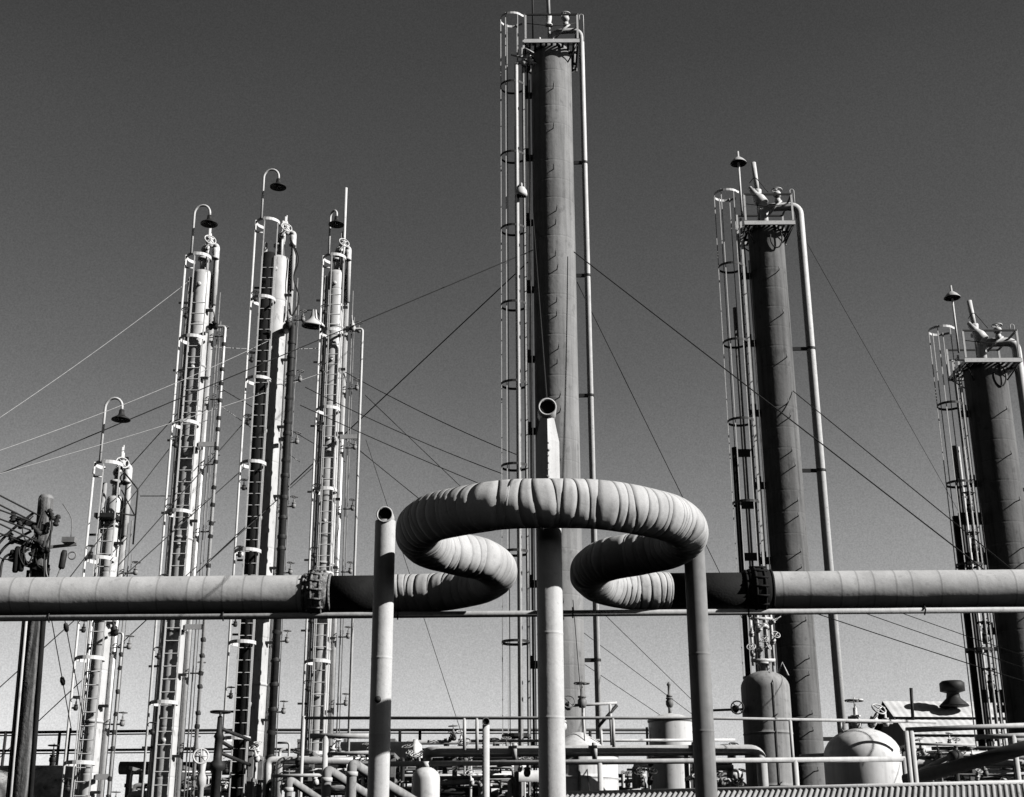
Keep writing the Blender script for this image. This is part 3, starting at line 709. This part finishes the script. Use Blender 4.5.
# ------------------------------------------------------------------ wires
def wire(a, b, r=.012, sag=.0, material='wire', label='', name='guy_wire', group='thin wires strung between the towers', k=14, mid=None):
    pts = [a.lerp(b, t/k)-V(0, 0, sag*4*(t/k)*(1-t/k)) for t in range(k+1)]
    mb = MB().tube(pts, r, 6, caps=False)
    o = mb.build(name, material); tag(o, label, 'wire', group)
    if mid:
        q = a.lerp(b, mid); d = (b-a).normalized()
        MB().lathe([(0, -.12), (.04, -.08), (.055, 0), (.04, .08), (0, .12)], q, d, 10).build('strain_insulator', 'dark', o)
    return o
G = 'thin wires strung between the towers'
W = [
 ((574, 252, p1.y-.55), (1075, 640, 30), .016, .0, 'wire', 'dark guy wire from the tallest tower slanting down past the middle right tower'),
 ((577, 282, p1.y), (742, 618, 44), .013, .0, 'wire', 'dark guy wire dropping steeply right from the tallest tower'),
 ((793, 391, p2.y-.4), (1080, 625, 28), .014, .0, 'wire', 'dark guy wire from the middle right tower going down to the right'),
 ((803, 236, p2.y+.2), (1000, 585, 60), .009, .0, 'wire', 'faint thin wire falling right of the middle right tower'),
 ((528, 262, p1.y-.3), (-20, 776, 44), .016, .0, 'wire', 'dark guy wire running far down to the left from the tallest tower'),
 ((533, 250, p1.y-.3), (-60, 499, 30), .013, .0, 'wire', 'dark guy wire slanting gently left from the tallest tower to the left edge'),
 ((189, 281, q2.y-.5), (-40, 444, 26), .007, .1, 'wirel', 'bright wire from the pale column down to the left edge'),
 ((268, 341, q3.y-.5), (-40, 464, 26), .007, .15, 'wirel', 'bright twisted wire across the pale column to the left edge'),
 ((330, 370, q4.y-.5), (-30, 482, 28), .007, .1, 'wirel', 'bright wire crossing between the columns with the black pipe and the tall rod'),
 ((214, 347, q2.y), (322, 348, q4.y), .010, .05, 'wirel', 'short level wire tying three slim columns together'),
 ((345, 372, q4.y), (520, 456, p1.y+.5), .012, .1, 'wire', 'uppermost wire from the rod-topped column down to the tallest tower'),
 ((305, 387, q3.y), (503, 474, p1.y+.5), .012, .1, 'wire', 'second wire running right from the slim columns to the tallest tower'),
 ((300, 405, q3.y), (520, 500, p1.y), .012, .05, 'wire', 'third wire running right from the slim columns toward the loop'),
 ((322, 420, q4.y), (470, 540, 42), .012, .0, 'wire', 'lowest dark wire slanting down behind the left bend of the loop'),
 ((365, 395, q4.y), (480, 505, 42), .010, .0, 'wire', 'steep dark wire behind the left part of the loop'),
 ((366, 440, q4.y), (463, 738, 34), .008, .0, 'wire', 'faint wire falling from left of the loop to the railing'),
 ((573, 600, 33), (590, 800, 30), .010, .1, 'wire', 'nearly upright thin cable in front of the tallest tower base'),
 ((800, 608, 30), (1090, 702, 26), .010, .02, 'wire', 'lowest of three wires slanting below the right part of the pipeline'),
 ((828, 600, 32), (1090, 690, 27), .010, .02, 'wire', 'middle of three wires slanting below the right part of the pipeline'),
 ((860, 598, 34), (1090, 678, 28), .010, .02, 'wire', 'uppermost of three wires slanting below the right part of the pipeline'),
 ((600, 610, 46), (692, 700, 50), .011, .0, 'wire', 'upper thin wire slanting above the round tank with the valve'),
 ((584, 633, 46), (700, 720, 50), .011, .0, 'wire', 'middle thin wire slanting above the round tank with the valve'),
 ((584, 664, 46), (660, 715, 50), .011, .0, 'wire', 'lowest thin wire slanting toward the round tank with the valve'),
 ((176, 440, q2.y), (60, 590, 26), .012, .0, 'wire', 'dark wire crossing left of the pale column down to the pipeline'),
 ((188, 402, q2.y), (112, 486, 33), .012, .0, 'wire', 'short dark wire from the pale column to the lamp of the short column'),
 ((262, 402, q3.y), (118, 566, 30), .012, .0, 'wire', 'dark wire between the two left columns, upper one'),
 ((262, 452, q3.y), (-20, 705, 28), .012, .0, 'wire', 'dark wire between the two left columns, lower one'),
 ((330, 452, q4.y), (200, 570, 32), .012, .0, 'wire', 'dark wire behind the black pipe going down left'),
 ((215, 385, q2.y), (345, 462, q4.y+1), .011, .0, 'wire', 'dark wire falling right from the pale column across the black pipe'),
 ((215, 402, q2.y), (300, 462, q4.y+1), .009, .0, 'wirel', 'faint pale wire falling right between the slim columns'),
 ((140, 496, 33), (172, 496, q2.y), .012, .0, 'wire', 'short level wire from the short column to its pale neighbour'),
]
for a, b, r, sg, mt_, lb_ in W:
    wire(P(*a), P(*b), r, sg, mt_, lb_, group=G)
wire(P(48, 600, 27), P(72, 733, 29), .011, 0, 'wire', 'left upright stay wire beside the wooden pole with a knob on it', mid=.6, group='stay wires beside the wooden pole')
wire(P(61, 600, 27), P(86, 733, 29), .011, 0, 'wire', 'right upright stay wire beside the wooden pole with a knob on it', mid=.2, group='stay wires beside the wooden pole')
wire(P(533, 214, p1.y-.8), P(547, 403, 16.5), .011, 0, 'wire', 'dark cable dropping from the tallest tower onto the central pole', name='hanging_cable', group=None)
for k, (y0, x1, y1) in enumerate(((495.5, 40, 516), (505, 30, 520), (510, 38, 524), (519, 30, 530), (524, 44, 545), (533.5, 20, 541))):
    dxy = (P(x1, y1, 25)-P(0, y0, 24.2)); a0 = P(0, y0, 24.2)-dxy*3
    wire(a0, P(x1, y1, 25), .017, .0, 'wire', 'dark power line reaching the wooden pole from the left, number %s from the top' % ['one', 'two', 'three', 'four', 'five', 'six'][k], name='power_line', group='power lines reaching the wooden pole')

# ------------------------------------------------------------------ tanks
def tank(name, x0, x1, ytop, Y, label, kind='dome', material='tank', rise=.35, bands=True, cat='tank', seam=False, z0=0.0):
    c = P((x0+x1)/2, ytop, Y); R = (P(x1, ytop, Y)-P(x0, ytop, Y)).length/2; H = c.z
    t = empty(name, V(c.x, Y, 0), label, cat)
    prof = [(0, z0), (R, z0)]
    if bands:
        z = z0+1.1
        while z < H-rise-.2: prof += [(R, z-.07), (R, z-.018), (R+.012, z-.013), (R+.012, z+.013), (R, z+.018), (R, z+.07)]; z += 1.25
    prof.append((R, H-rise-.05))
    if kind == 'dome':
        for k in range(10):
            a = math.pi/2*k/9; prof.append((R*math.cos(a), H-rise+rise*math.sin(a)))
    elif kind == 'cone':
        prof += [(R, H-rise), (R+.03, H-rise), (R+.03, H-rise+.04), (R*.15, H-.02), (0, H)]
    elif kind == 'flat':
        prof += [(R, H-rise), (R+.025, H-rise), (R+.025, H-rise+.05), (R*.98, H-rise+.08), (R*.5, H-rise*.25), (.0, H)]
    MB().lathe(prof, n=56).build('tank_shell', material, t)
    return t, R, H
t, R, H = tank('pressure_vessel', 740, 788, 671, 34.5, 'grey upright vessel with a rounded top standing in front of the middle right tower', 'dome', 'tankg', .42)
mb = MB(); mb.lathe([(.0, 0), (.09, 0), (.09, .2), (.17, .2), (.17, .25), (.0, .25)], (0, 0, H-.04), n=18)
for k, (dx, hh) in enumerate(((-.28, 1.5), (-.1, 2.3), (.1, 2.3), (.24, 1.7))):
    mb.tube([(dx, -.1, H+.12), (dx, -.1, H+hh)], .035, 8)
    for q in range(3): mb.valve((dx, -.12, H+.4+q*.5+.1*k), (random.uniform(-1, 1), -.4, .3), .9, q % 2 == 0)
mb.tube([(-.32, -.1, H+.25), (.28, -.1, H+.25)], .05, 8); mb.tube([(-.3, -.1, H+1.3), (.28, -.1, H+1.3)], .04, 8)
mb.build('valve_stack', 'white', t)
MB().tube([(.0+.1, -R-.012, 0), (.1, -R-.012, H-.35), (.07, -R*.6, H-.08), (0, 0, H)], .012, 6).build('seam', 'grey', t)
mb = MB().tube([(-R, -.1, H-.95), (-R-1.0, -.1, H-.98)], .03, 8).valve((-R-.2, -.1, H-.95), (0, -1, 0), 1.3); mb.build('side_valve', 'dark', t)
mb = MB(); mb.tube([(.35, .1, H-.1), (.5, .1, H+.22), (.62, .1, H-.1)], .025, 6); mb.build('lifting_eye', 'white', t)
for k in range(2): MB().tube([(.12, -R, H-1.15-k*1.6), (.12, -R-.17, H-1.13-k*1.6)], .014, 6).build('insulation_lug', 'grey', t)

t, R, H = tank('storage_tank', 648, 692, 713, 39.4, 'white upright tank with a shallow cap and a valve on its crown', 'flat', 'tank', .25)
mb = MB(); mb.tube([(-.0, 0, H-.1), (0, 0, H+.25)], .05, 8).valve((0, 0, H+.28), (0, 0, 1), 1.5, False); mb.lathe([(0, 0), (.09, 0), (.09, .05), (.04, .08), (.04, .3), (.07, .34), (.02, .42), (0, .42)], (0, 0, H+.45), n=12); mb.build('relief_valve', 'grey', t)
MB().tube([(-R-.06, -.1, 0), (-R-.06, -.1, H-.4)], .035, 8).build('side_pipe', 'grey', t)
MB().lathe([(R+.004, 0), (R+.05, .0), (R+.05, .07), (R+.004, .07)], (0, 0, H-1.25), n=56).build('rim_band', 'white', t)

t, R, H = tank('storage_tank', 539, 617, 732, 31.3, 'squat white tank with a cone roof behind the central pole', 'cone', 'tank', .55)
mb = MB().tube([(-.35, -.3, H-.3), (-.35, -.3, H+.35)], .035, 8).valve((-.35, -.3, H+.1), (0, 0, 1), 1.2, False)
mb.build('vent_valve', 'white', t); MB().tube([(.5, -.3, H-.4), (.5, -.3, H+.0)], .03, 8).build('vent_pipe', 'white', t)
MB().tube([(-.03, -R-.02, 0), (-.03, -R-.02, H-.56)], .03, 6).build('seam', 'grey', t)

t, R, H = tank('storage_tank', 822, 898, 728, 30.5, 'big bright dome-topped tank at the lower right', 'dome', 'tank', .62, bands=False)
mb = MB().tube([(-.2, 0, H-.1), (-.2, 0, H+.25)], .05, 8).tube([(-.35, -.1, H+.12), (.7, -.1, H+.1)], .03, 8).valve((-.1, -.1, H+.1), (0, 0, 1), 1.6).valve((.25, -.1, H+.1), (.2, -.5, .5), 1.3)
mb.tube(bend([(-.35, -.15, H+.12), (-.45, -.15, H+.12), (-.45, -.15, H-.1), (-.1, -.3, H-.15)], .08), .03, 8)
mb.valve((.55, -.1, H+.1), (0, 0, 1), 1.0, False); mb.build('valve_manifold', 'white', t)

t, R, H = tank('small_tank', 412, 440, 767, 27, 'small bright bottle-shaped tank low behind the lower rail', 'dome', 'tank', .22, bands=False)
MB().lathe([(0, 0), (.07, 0), (.07, .12), (0, .12)], (0, 0, H-.02), n=14).build('tank_neck', 'white', t)

# horizontal drum at the far left
c0 = P(-60, 766, 37); c1 = P(86, 766, 37); RD = .9
D_ = empty('horizontal_drum', V(c0.x, 37, 0), 'stained horizontal drum behind the foot of the wooden pole', 'drum')
L_ = c1.x-c0.x; zc = c0.z-RD
MB().lathe([(0, -.1), (RD*.6, -.07), (RD*.95, 0), (RD, .08), (RD, L_-.08), (RD*.95, L_), (RD*.6, L_+.07), (0, L_+.1)], (0, 0, zc), (1, 0, 0), 44).build('drum_shell', 'drum', D_)
mb = MB()
for x in (.6, L_-.6): mb.box((x, 0, (zc-RD*.6)/2), (.25, 1.5, zc-RD*.6))
mb.each('drum_saddle', 'grey', D_)
mb = MB().tube([(L_-.9, 0, c0.z-.05), (L_-.9, 0, c0.z+.2)], .07, 10).valve((L_-.9, 0, c0.z+.15), (0, 0, 1), 1.2); mb.build('top_valve', 'dark', D_)

# ------------------------------------------------------------------ pipes, rails and walkways in the low band
def pipe_thing(name, pts, r, material, label, cat='pipe', rb=.25, group=None, flanges=(), n=14):
    P0 = pts[0]; t = MB(); pp = bend(pts, rb) if rb else pts
    t.tube(pp, r, n)
    o = t.build(name, material); tag(o, label, cat, group)
    if flanges:
        mb = MB()
        for f in flanges:
            i = int(f*(len(pts)-1)); tt = f*(len(pts)-1)-i; i = min(i, len(pts)-2)
            a, b = Vector(pts[i]), Vector(pts[i+1]); q = a.lerp(b, tt if f < 1 else 1)
            d = (b-a).normalized(); mb.lathe([(0, -.05), (r+.06, -.05), (r+.06, .05), (0, .05)], q, d, 16)
        mb.build('flange', material, o)
    return o
GP = None
# the long pale pipe ending in a downward elbow
a = P(428, 751, 30); b = P(761, 750, 30)
a.z = b.z
pipe_thing('elbow_pipe', [V(a.x-.1, 31.5, a.z), V(a.x, 30, a.z), V(b.x, 30, b.z), V(b.x, 30, 0)], .115, 'post', 'long grey pipe behind the lower rail bending down near the upright vessel', rb=.28, flanges=(.42, .5, .6))
# railings
def railing(name, pts_px, Y, r, posts, label, material='post', foot=0.0, extra=()):
    ps = [P(x, y, Y) for x, y in pts_px]
    t = empty(name, V(ps[0].x, ps[0].y, 0), label, 'railing'); o_ = V(ps[0].x, ps[0].y, 0)
    MB().tube([p-o_ for p in ps], r, 10).build('rail', material, t)
    for (x, y0, y1) in posts:
        a = P(x, y0, Y)-o_; b = V(a.x, a.y, foot if y1 is None else (P(x, y1, Y)-o_).z)
        MB().tube([a, b], r*1.05, 10).build('rail_post', material, t)
    for (q, rr) in extra:
        MB().tube([P(x, y, Y)-o_ for x, y in q], rr, 10).build('rail', material, t)
    return t
railing('railing', [(303, 718), (700, 718), (936, 722)], 29.5, .034, [(304, 716, None), (464.5, 718, 750), (477, 718, 750), (613, 718, 747), (790, 719, 790)], 'long thin upper handrail running from the slim columns to the dome tank')
railing('railing', [(386, 764), (905, 759)], 27.0, .052, [(600, 763, None), (904, 758, None), (795, 760, None)], 'thick pale lower rail in front of the tanks')
railing('railing', [(906, 730), (1060, 724)], 26.0, .05, [(906, 731, None), (911, 731, None), (1013, 735, None)], 'pale handrail at the lower right in front of the shorter wide tower', extra=[([(975, 737), (1060, 734)], .045), ([(912, 744), (975, 745)], .025)])
railing('railing', [(310, 736), (384, 736)], 28.5, .055, [(326, 736, None)], 'short thick rail right of the tall white post', extra=[([(328, 754), (384, 752)], .04), ([(272, 776), (325, 775)], .035)])
far = railing('railing', [(-40, 733), (240, 730), (700, 730)], 44, .045, [(6, 731, None), (60, 731, None), (70, 728, None), (82, 731, None), (400, 730, None), (420, 730, None), (590, 730, None), (704, 730, None)], 'far dark double handrail across the left half', 'dark', extra=[([(-40, 751), (240, 749), (700, 750)], .04), ([(-40, 736), (240, 733), (700, 733.5)], .022), ([(-40, 754), (240, 752), (700, 753)], .02)])
# platform with hand valve beside the tallest tower base
t = empty('valve_stand', P(590, 797, 33)*1.0, 'small valve stand with a handwheel right of the central pole', 'valve')
t.location.z = 0; o_ = t.location.copy()
mb = MB(); mb.tube([P(563, 706, 33)-o_, P(617, 703, 33)-o_], .035, 8); mb.tube([P(610, 704, 33)-o_, P(612, 752, 33)-o_], .035, 8)
mb.tube([P(583, 704, 33)-o_, V(P(583, 704, 33).x-o_.x, 0, 0)], .04, 8); mb.build('stand_frame', 'post', t)
MB().tube([P(617, 705, 33)-o_, P(598, 727, 33)-o_], .04, 8).build('brace', 'dark', t)
MB().valve(P(582, 703, 33)-o_+V(0, -.1, 0), (0, 0, 1), 1.5).valve(P(568, 707, 33)-o_+V(0, -.1, 0), (0, -1, .2), 1.2).build('hand_valve', 'grey', t)

# short pole with an open mouth
p = P(486, 722, 24)
t = empty('mouth_post', V(p.x, p.y, 0), 'slim pale post with a dark round open mouth left of the central pole', 'post')
MB().lathe([(0, 0), (.062, 0), (.062, p.z-.05), (0, p.z-.05)], n=18).build('post_shaft', 'post', t)
MB().open_tube((0, -.09, p.z), (0, .09, p.z), .066, .055, 20).build('pipe_mouth', 'postdark', t)
MB().lathe([(0, 0), (.054, 0)], (0, -.07, p.z), (0, -1, 0), 18).build('mouth_shadow', 'flatblack', t)
mb = MB()
for k in range(16): mb.box((-.06, -.02, p.z-.25-k*.055), (.02, .02, .02))
mb.build('bolt_row', 'dark', t)

# elbows standing up at the foot of the rod-topped column
for k, (x, y, r, Y, dx, lb_) in enumerate(((289, 779, .07, 26, .5, 'leftmost and lowest of the three pale bent pipes near the left post'), (327, 769, .085, 25.5, .55, 'middle one of the three pale bent pipes near the left post'), (352, 763, .09, 25, .6, 'tallest of the three pale bent pipes near the left post'))):
    q = P(x, y, Y)
    mb = MB(); mb.tube(bend([V(q.x, q.y, 0), V(q.x, q.y, q.z), V(q.x+dx, q.y+.9, q.z-.35), V(q.x+dx*1.8, q.y+1.6, q.z-.62)], .12), r, 16)
    o = mb.build('bent_pipe', 'tankg'); tag(o, lb_, 'pipe', 'pale bent pipes near the left post')
    MB().lathe([(0, .04), (r+.02, .03), (r+.02, -.04), (r, -.05)], (q.x, q.y, q.z-.18), n=18).build('flange', 'post', o)

# big black gate valve between pale and black-pipe columns
q = P(215, 797, 29)
t = empty('gate_valve', V(q.x, 29, 0), 'tall black gate valve with a flat handwheel between two slim columns', 'valve'); q = P(215, 712, 29)
MB().lathe([(0, 0), (.1, 0), (.1, .6), (.16, .62), (.16, .7), (.1, .72), (.12, 1.0), (.1, q.z-1.2), (.17, q.z-1.15), (.17, q.z-1.05), (.09, q.z-.98), (.08, q.z-.55), (.11, q.z-.5), (.06, q.z-.4), (.05, q.z-.1), (.025, q.z-.08), (.025, q.z+.02), (0, q.z+.02)], n=20).build('valve_body', 'dark', t)
MB().torus((0, 0, q.z), .2, .022, (0, 0, 1), 22, 6).tube([(-.2, 0, q.z), (.2, 0, q.z)], .016, 6).tube([(0, -.2, q.z), (0, .2, q.z)], .016, 6).build('handwheel', 'dark', t)
for (y0, x1, y1) in ((728, 250, 740), (752, 250, 765), (740, 232, 748)):
    MB().tube([V(0, 0, P(215, y0, 29).z), P(x1, y1, 30)-V(t.location.x, 29, 0)], .04, 8).build('outlet_pipe', 'dark', t)
q = P(203, 757, 28.5); t = empty('wheel_valve', V(q.x, q.y, 0), 'pale valve with its spoked handwheel facing the viewer low between two columns', 'valve')
MB().torus((0, -.2, q.z), .15, .02, (.2, -1, .2), 22, 6).tube([(-.14, -.17, q.z), (.14, -.23, q.z)], .012, 5).tube([(0, -.2, q.z-.14), (0, -.2, q.z+.14)], .012, 5).tube([(-.1, -.2, q.z+.1), (.1, -.2, q.z-.1)], .012, 5).build('handwheel', 'white', t)
MB().lathe([(0, 0), (.06, 0), (.06, q.z-.6), (.1, q.z-.55), (.1, q.z-.4), (.06, q.z-.3), (.09, q.z), (.03, q.z+.12), (0, q.z+.12)], n=16).tube([(0, 0, q.z), (0, -.22, q.z)], .02, 6).build('valve_body', 'post', t)

# ------------------------------------------------------------------ pipe racks (many pipes bolted into steel frames)
def rack(name, x0, x1, Y, y_lo, y_hi, label, n_h, n_v, seed, mats=('post', 'grey', 'white', 'dark', 'alu'), valves=8, slant=0):
    rnd = random.Random(seed)
    base = P((x0+x1)/2, 797, Y); o_ = V(base.x, Y, 0)
    t = empty(name, o_, label, 'pipe rack')
    xs0 = P(x0, 780, Y).x-o_.x; xs1 = P(x1, 780, Y).x-o_.x
    zlo = P(512, y_lo, Y).z; zhi = P(512, y_hi, Y).z
    mb = MB()
    x = xs0
    while x <= xs1+.01:
        for yy in (-.6, .6): mb.box((x, yy, zhi/2), (.11, .11, zhi))
        for z in (zlo*.6+zhi*.4, zhi): mb.box((x, 0, z), (.09, 1.6, .09))
        x += max(1.4, (xs1-xs0)/4)
    mb.each('rack_post', 'grey', t)
    for k in range(n_h):
        z = zlo+(zhi-zlo)*(k+rnd.random()*.8)/n_h; yy = rnd.uniform(-.9, .9); r = rnd.choice((.03, .04, .05, .07, .09))
        a = xs0+rnd.random()*(xs1-xs0)*.35; b = xs1-rnd.random()*(xs1-xs0)*.35
        pts = [V(a, yy, z), V(b, yy+rnd.uniform(-.2, .2), z+slant*(b-a)+rnd.uniform(-.05, .05))]
        if rnd.random() < .5: pts = [V(a, yy, z-rnd.uniform(.3, 1.2))]+pts
        if rnd.random() < .5: pts = pts+[V(b, yy, z-rnd.uniform(.3, 1.2))]
        MB().tube(bend(pts, .14), r, 12).build('rack_pipe', rnd.choice(mats), t)
    for k in range(n_v):
        x = rnd.uniform(xs0, xs1); yy = rnd.uniform(-.9, .7); z = rnd.uniform(zlo, zhi+.25); r = rnd.choice((.025, .035, .05, .06))
        pts = [V(x, yy, 0), V(x, yy, z), V(x+rnd.uniform(-.5, .5), yy+rnd.uniform(-.1, .5), z)]
        MB().tube(bend(pts, .1), r, 10).build('riser', rnd.choice(mats), t)
    for k in range(valves):
        x = rnd.uniform(xs0, xs1); z = rnd.uniform(zlo, zhi+.1)
        MB().valve((x, -.95, z), (rnd.uniform(-.3, .3), rnd.uniform(-.8, 0), 1), rnd.uniform(.6, 1.15)).build('hand_valve', rnd.choice(('dark', 'white', 'grey')), t)
    return t
rack('pipe_rack', 395, 528, 32.5, 797, 757, 'dense tangle of pipes and valves left of the central pole', 20, 14, 3, valves=16)
rack('pipe_rack', 395, 600, 42, 797, 742, 'far rack of bright pipes behind the railings left of the central pole', 18, 8, 5, mats=('white', 'alu', 'post', 'white'), valves=6)
rack('pipe_rack', 255, 395, 33, 797, 755, 'cluttered pipe rack behind the three bent pipes', 16, 14, 8, valves=12)
rack('pipe_rack', 255, 395, 43, 797, 742, 'far bright pipe rack behind the rod-topped column', 10, 6, 18, mats=('white', 'alu', 'post'), valves=3)
rack('pipe_rack', 135, 255, 36.5, 797, 768, 'low pipe rack at the feet of the columns', 14, 10, 12, valves=8)
rack('pipe_rack', 612, 650, 36, 797, 770, 'short pipe rack between the two white tanks', 8, 5, 15, valves=5)
rack('pipe_rack', 690, 742, 37, 797, 752, 'pipe rack between the dark pole and the grey upright vessel', 9, 7, 21, mats=('white', 'post', 'alu'), valves=6)
rack('pipe_rack', 900, 1075, 31, 792, 752, 'tangle of pipes and valves at the foot of the shorter wide tower', 20, 16, 29, valves=18)
# walls of pale plate and plant behind the left clutter
pipe_thing('header_pipe', [P(470, 741, 33.5), P(735, 740, 33.5)], .035, 'white', 'straight bright header pipe just above the grey elbow pipe')
pipe_thing('header_pipe', [P(395, 778, 33), P(540, 776, 33)], .13, 'post', 'thick grey header pipe low left of the central pole')
pipe_thing('header_pipe', [P(120, 768, 38), P(330, 769, 38)], .17, 'dark', 'thick dark header pipe behind the feet of the slim columns')
pipe_thing('header_pipe', [P(228, 765, 35), P(330, 763, 35)], .12, 'post', 'thick pale header pipe just right of the black pipe')
# black sloping pipes at lower right
pipe_thing('sloping_pipe', [P(905, 781, 27), P(1060, 738, 25)], .125, 'dark', 'thick black pipe sloping up to the right in the lower right corner', rb=0)
pipe_thing('sloping_pipe', [P(912, 775, 29), P(955, 754, 27.5)], .05, 'post', 'slim pale pipe sloping up beside the thick black one', rb=0)
pipe_thing('header_pipe', [P(800, 757, 31), P(975, 748, 31)], .06, 'white', 'pale header pipe behind the dome tank', flanges=(.3, .7))
q = P(955, 757, 27.2); MB_ = MB().lathe([(0, -.12), (.1, -.12), (.13, -.06), (.13, .06), (.1, .12), (0, .12)], q, (.9, .3, .2), 18)
MB_.tube([q, V(q.x, q.y, 0)], .05, 8); o = MB_.build('pump', 'dark'); tag(o, 'small black round pump body above the sloping pipe', 'pump')
# horizontal exchanger vessel behind the left post
c = P(400, 756, 38)
t = empty('heat_exchanger', V(c.x, 38, 0), 'short horizontal vessel with flat flanged end left of the tangle', 'vessel')
MB().lathe([(0, -1.6), (.38, -1.6), (.38, .35), (.44, .36), (.44, .48), (.38, .5), (.3, .58), (0, .62)], (0, 0, c.z), (1, 0, 0), 36).build('vessel_shell', 'tank', t)
MB().box((-.8, 0, (c.z-.3)/2), (.2, .6, c.z-.3)).build('vessel_saddle', 'grey', t)

# ------------------------------------------------------------------ far shed with its ventilator
A = P(888, 701, 60); B = A+V(13, 1.2, 0); C = P(925, 752, 55); D = C+(B-A)
hh = A.z-C.z; E = V(2*A.x-C.x, 2*A.y-C.y, C.z); Fp = E+(B-A)
t = empty('far_shed', V(A.x, A.y, 0), 'far gabled shed with a pale ribbed roof behind the lower right railings', 'shed'); o_ = V(A.x, A.y, 0)
def pr(p_, z=None): q = p_-o_; return V(q.x, q.y, q.z if z is None else z)
ins_ = .12
MB().add([pr(C, 0), pr(D, 0), pr(Fp, 0), pr(E, 0), pr(C)-V(0, 0, .1), pr(D)-V(0, 0, .1), pr(Fp)-V(0, 0, .1), pr(E)-V(0, 0, .1), pr(A)-V(0, 0, .1), pr(B)-V(0, 0, .1)],
         [(0, 1, 5, 4), (1, 2, 6, 9, 5), (2, 3, 7, 6), (3, 0, 4, 8, 7)], False).build('wall', 'wall', t)
def ribbed(mb, a, b, c, d, pitch, amp, th=.02):   # a-b is the ridge, d-c the eave below it
    n_ = max(2, int((b-a).length/pitch*6)); up_ = (b-a).cross(d-a).normalized()
    if up_.z < 0: up_ = -up_
    vs = []
    for i in range(n_+1):
        s_ = i/n_; w_ = amp*math.sin(s_*(b-a).length/pitch*2*math.pi)
        p_ = a.lerp(b, s_); q_ = d.lerp(c, s_)
        vs += [p_+up_*w_, q_+up_*w_, q_+up_*(w_-th), p_+up_*(w_-th)]
    fs = []
    for i in range(n_):
        o = i*4; fs += [(o, o+1, o+5, o+4), (o+1, o+2, o+6, o+5), (o+2, o+3, o+7, o+6)]
    mb.add(vs, fs, True)
ov = (A-B).normalized()*.25
mb = MB(); ribbed(mb, pr(A)+ov, pr(B), pr(D)+(C-A).normalized()*.3, pr(C)+ov+(C-A).normalized()*.3, .3, .007)
ribbed(mb, pr(A)+ov, pr(B), pr(Fp)+(E-A).normalized()*.3, pr(E)+ov+(E-A).normalized()*.3, .3, .02)
rf = mb.build('roof', 'roof', t)
mb = MB()
for f in (.38, .72):
    a_ = pr(A).lerp(pr(C), f)+V(0, -.02, .05)+ov; b_ = pr(B).lerp(pr(D), f)+V(0, -.02, .05)
    mb.tube([a_, b_], .05, 6)
mb.each('roof_batten', 'dark', rf)
v0 = P(954, 704, 59)-o_; 
mb = MB().lathe([(0, 0), (.62, .0), (.6, .06), (.3, .34), (.26, .56), (.38, .6), (.52, .64), (.52, .98), (.42, 1.06), (0, 1.1)], v0-V(0, 0, .1), n=30); mb.build('ventilator', 'dark', rf)
MB().tube([P(913, 722, 58)-o_, P(911, 688, 58)-o_], .07, 10).build('flue_pipe', 'dark', rf)

# ------------------------------------------------------------------ near corrugated roof along the bottom
ra = Q(552, 794.5, 3.05); rb_ = Q(1130, 780.5, 3.05)
dr = (rb_-ra).normalized(); dn = V(dr.y, -dr.x, 0)
if dn.y > 0: dn = -dn
t = empty('corrugated_shed', V(ra.x, ra.y, 0), 'low shed with a corrugated metal roof along the bottom right edge', 'shed'); o_ = V(ra.x, ra.y, 0)
a0 = ra-o_; b0 = rb_-o_; c0 = b0+dn*3.2-V(0, 0, 1.15); d0 = a0+dn*3.2-V(0, 0, 1.15)
e0 = a0-dn*3.2-V(0, 0, 1.15); f0 = b0-dn*3.2-V(0, 0, 1.15)
mb = MB(); ribbed(mb, a0, b0, c0, d0, .1, .018, .008); ribbed(mb, a0, b0, f0, e0, .1, .018, .008)
rf = mb.build('roof', 'roofn', t)
MB().tube([a0-dr*.1+V(0, 0, .0), b0+dr*.1+V(0, 0, .0)], .055, 10).build('ridge_cap', 'white', rf)
q = .15
def inn(p_, s_, dz): return p_+dn*s_+V(0, 0, dz)
w0 = inn(d0, -q, 0)+dr*.1; w1 = inn(c0, -q, 0)-dr*.1; w2 = inn(f0, q, 0)-dr*.1; w3 = inn(e0, q, 0)+dr*.1
MB().add([V(w0.x, w0.y, 0), V(w1.x, w1.y, 0), V(w2.x, w2.y, 0), V(w3.x, w3.y, 0), w0, w1, w2, w3, a0+dr*.1-V(0, 0, .04), b0-dr*.1-V(0, 0, .04)],
         [(0, 1, 5, 4), (1, 2, 6, 9, 5), (2, 3, 7, 6), (3, 0, 4, 8, 7)], False).build('wall', 'wall', t)
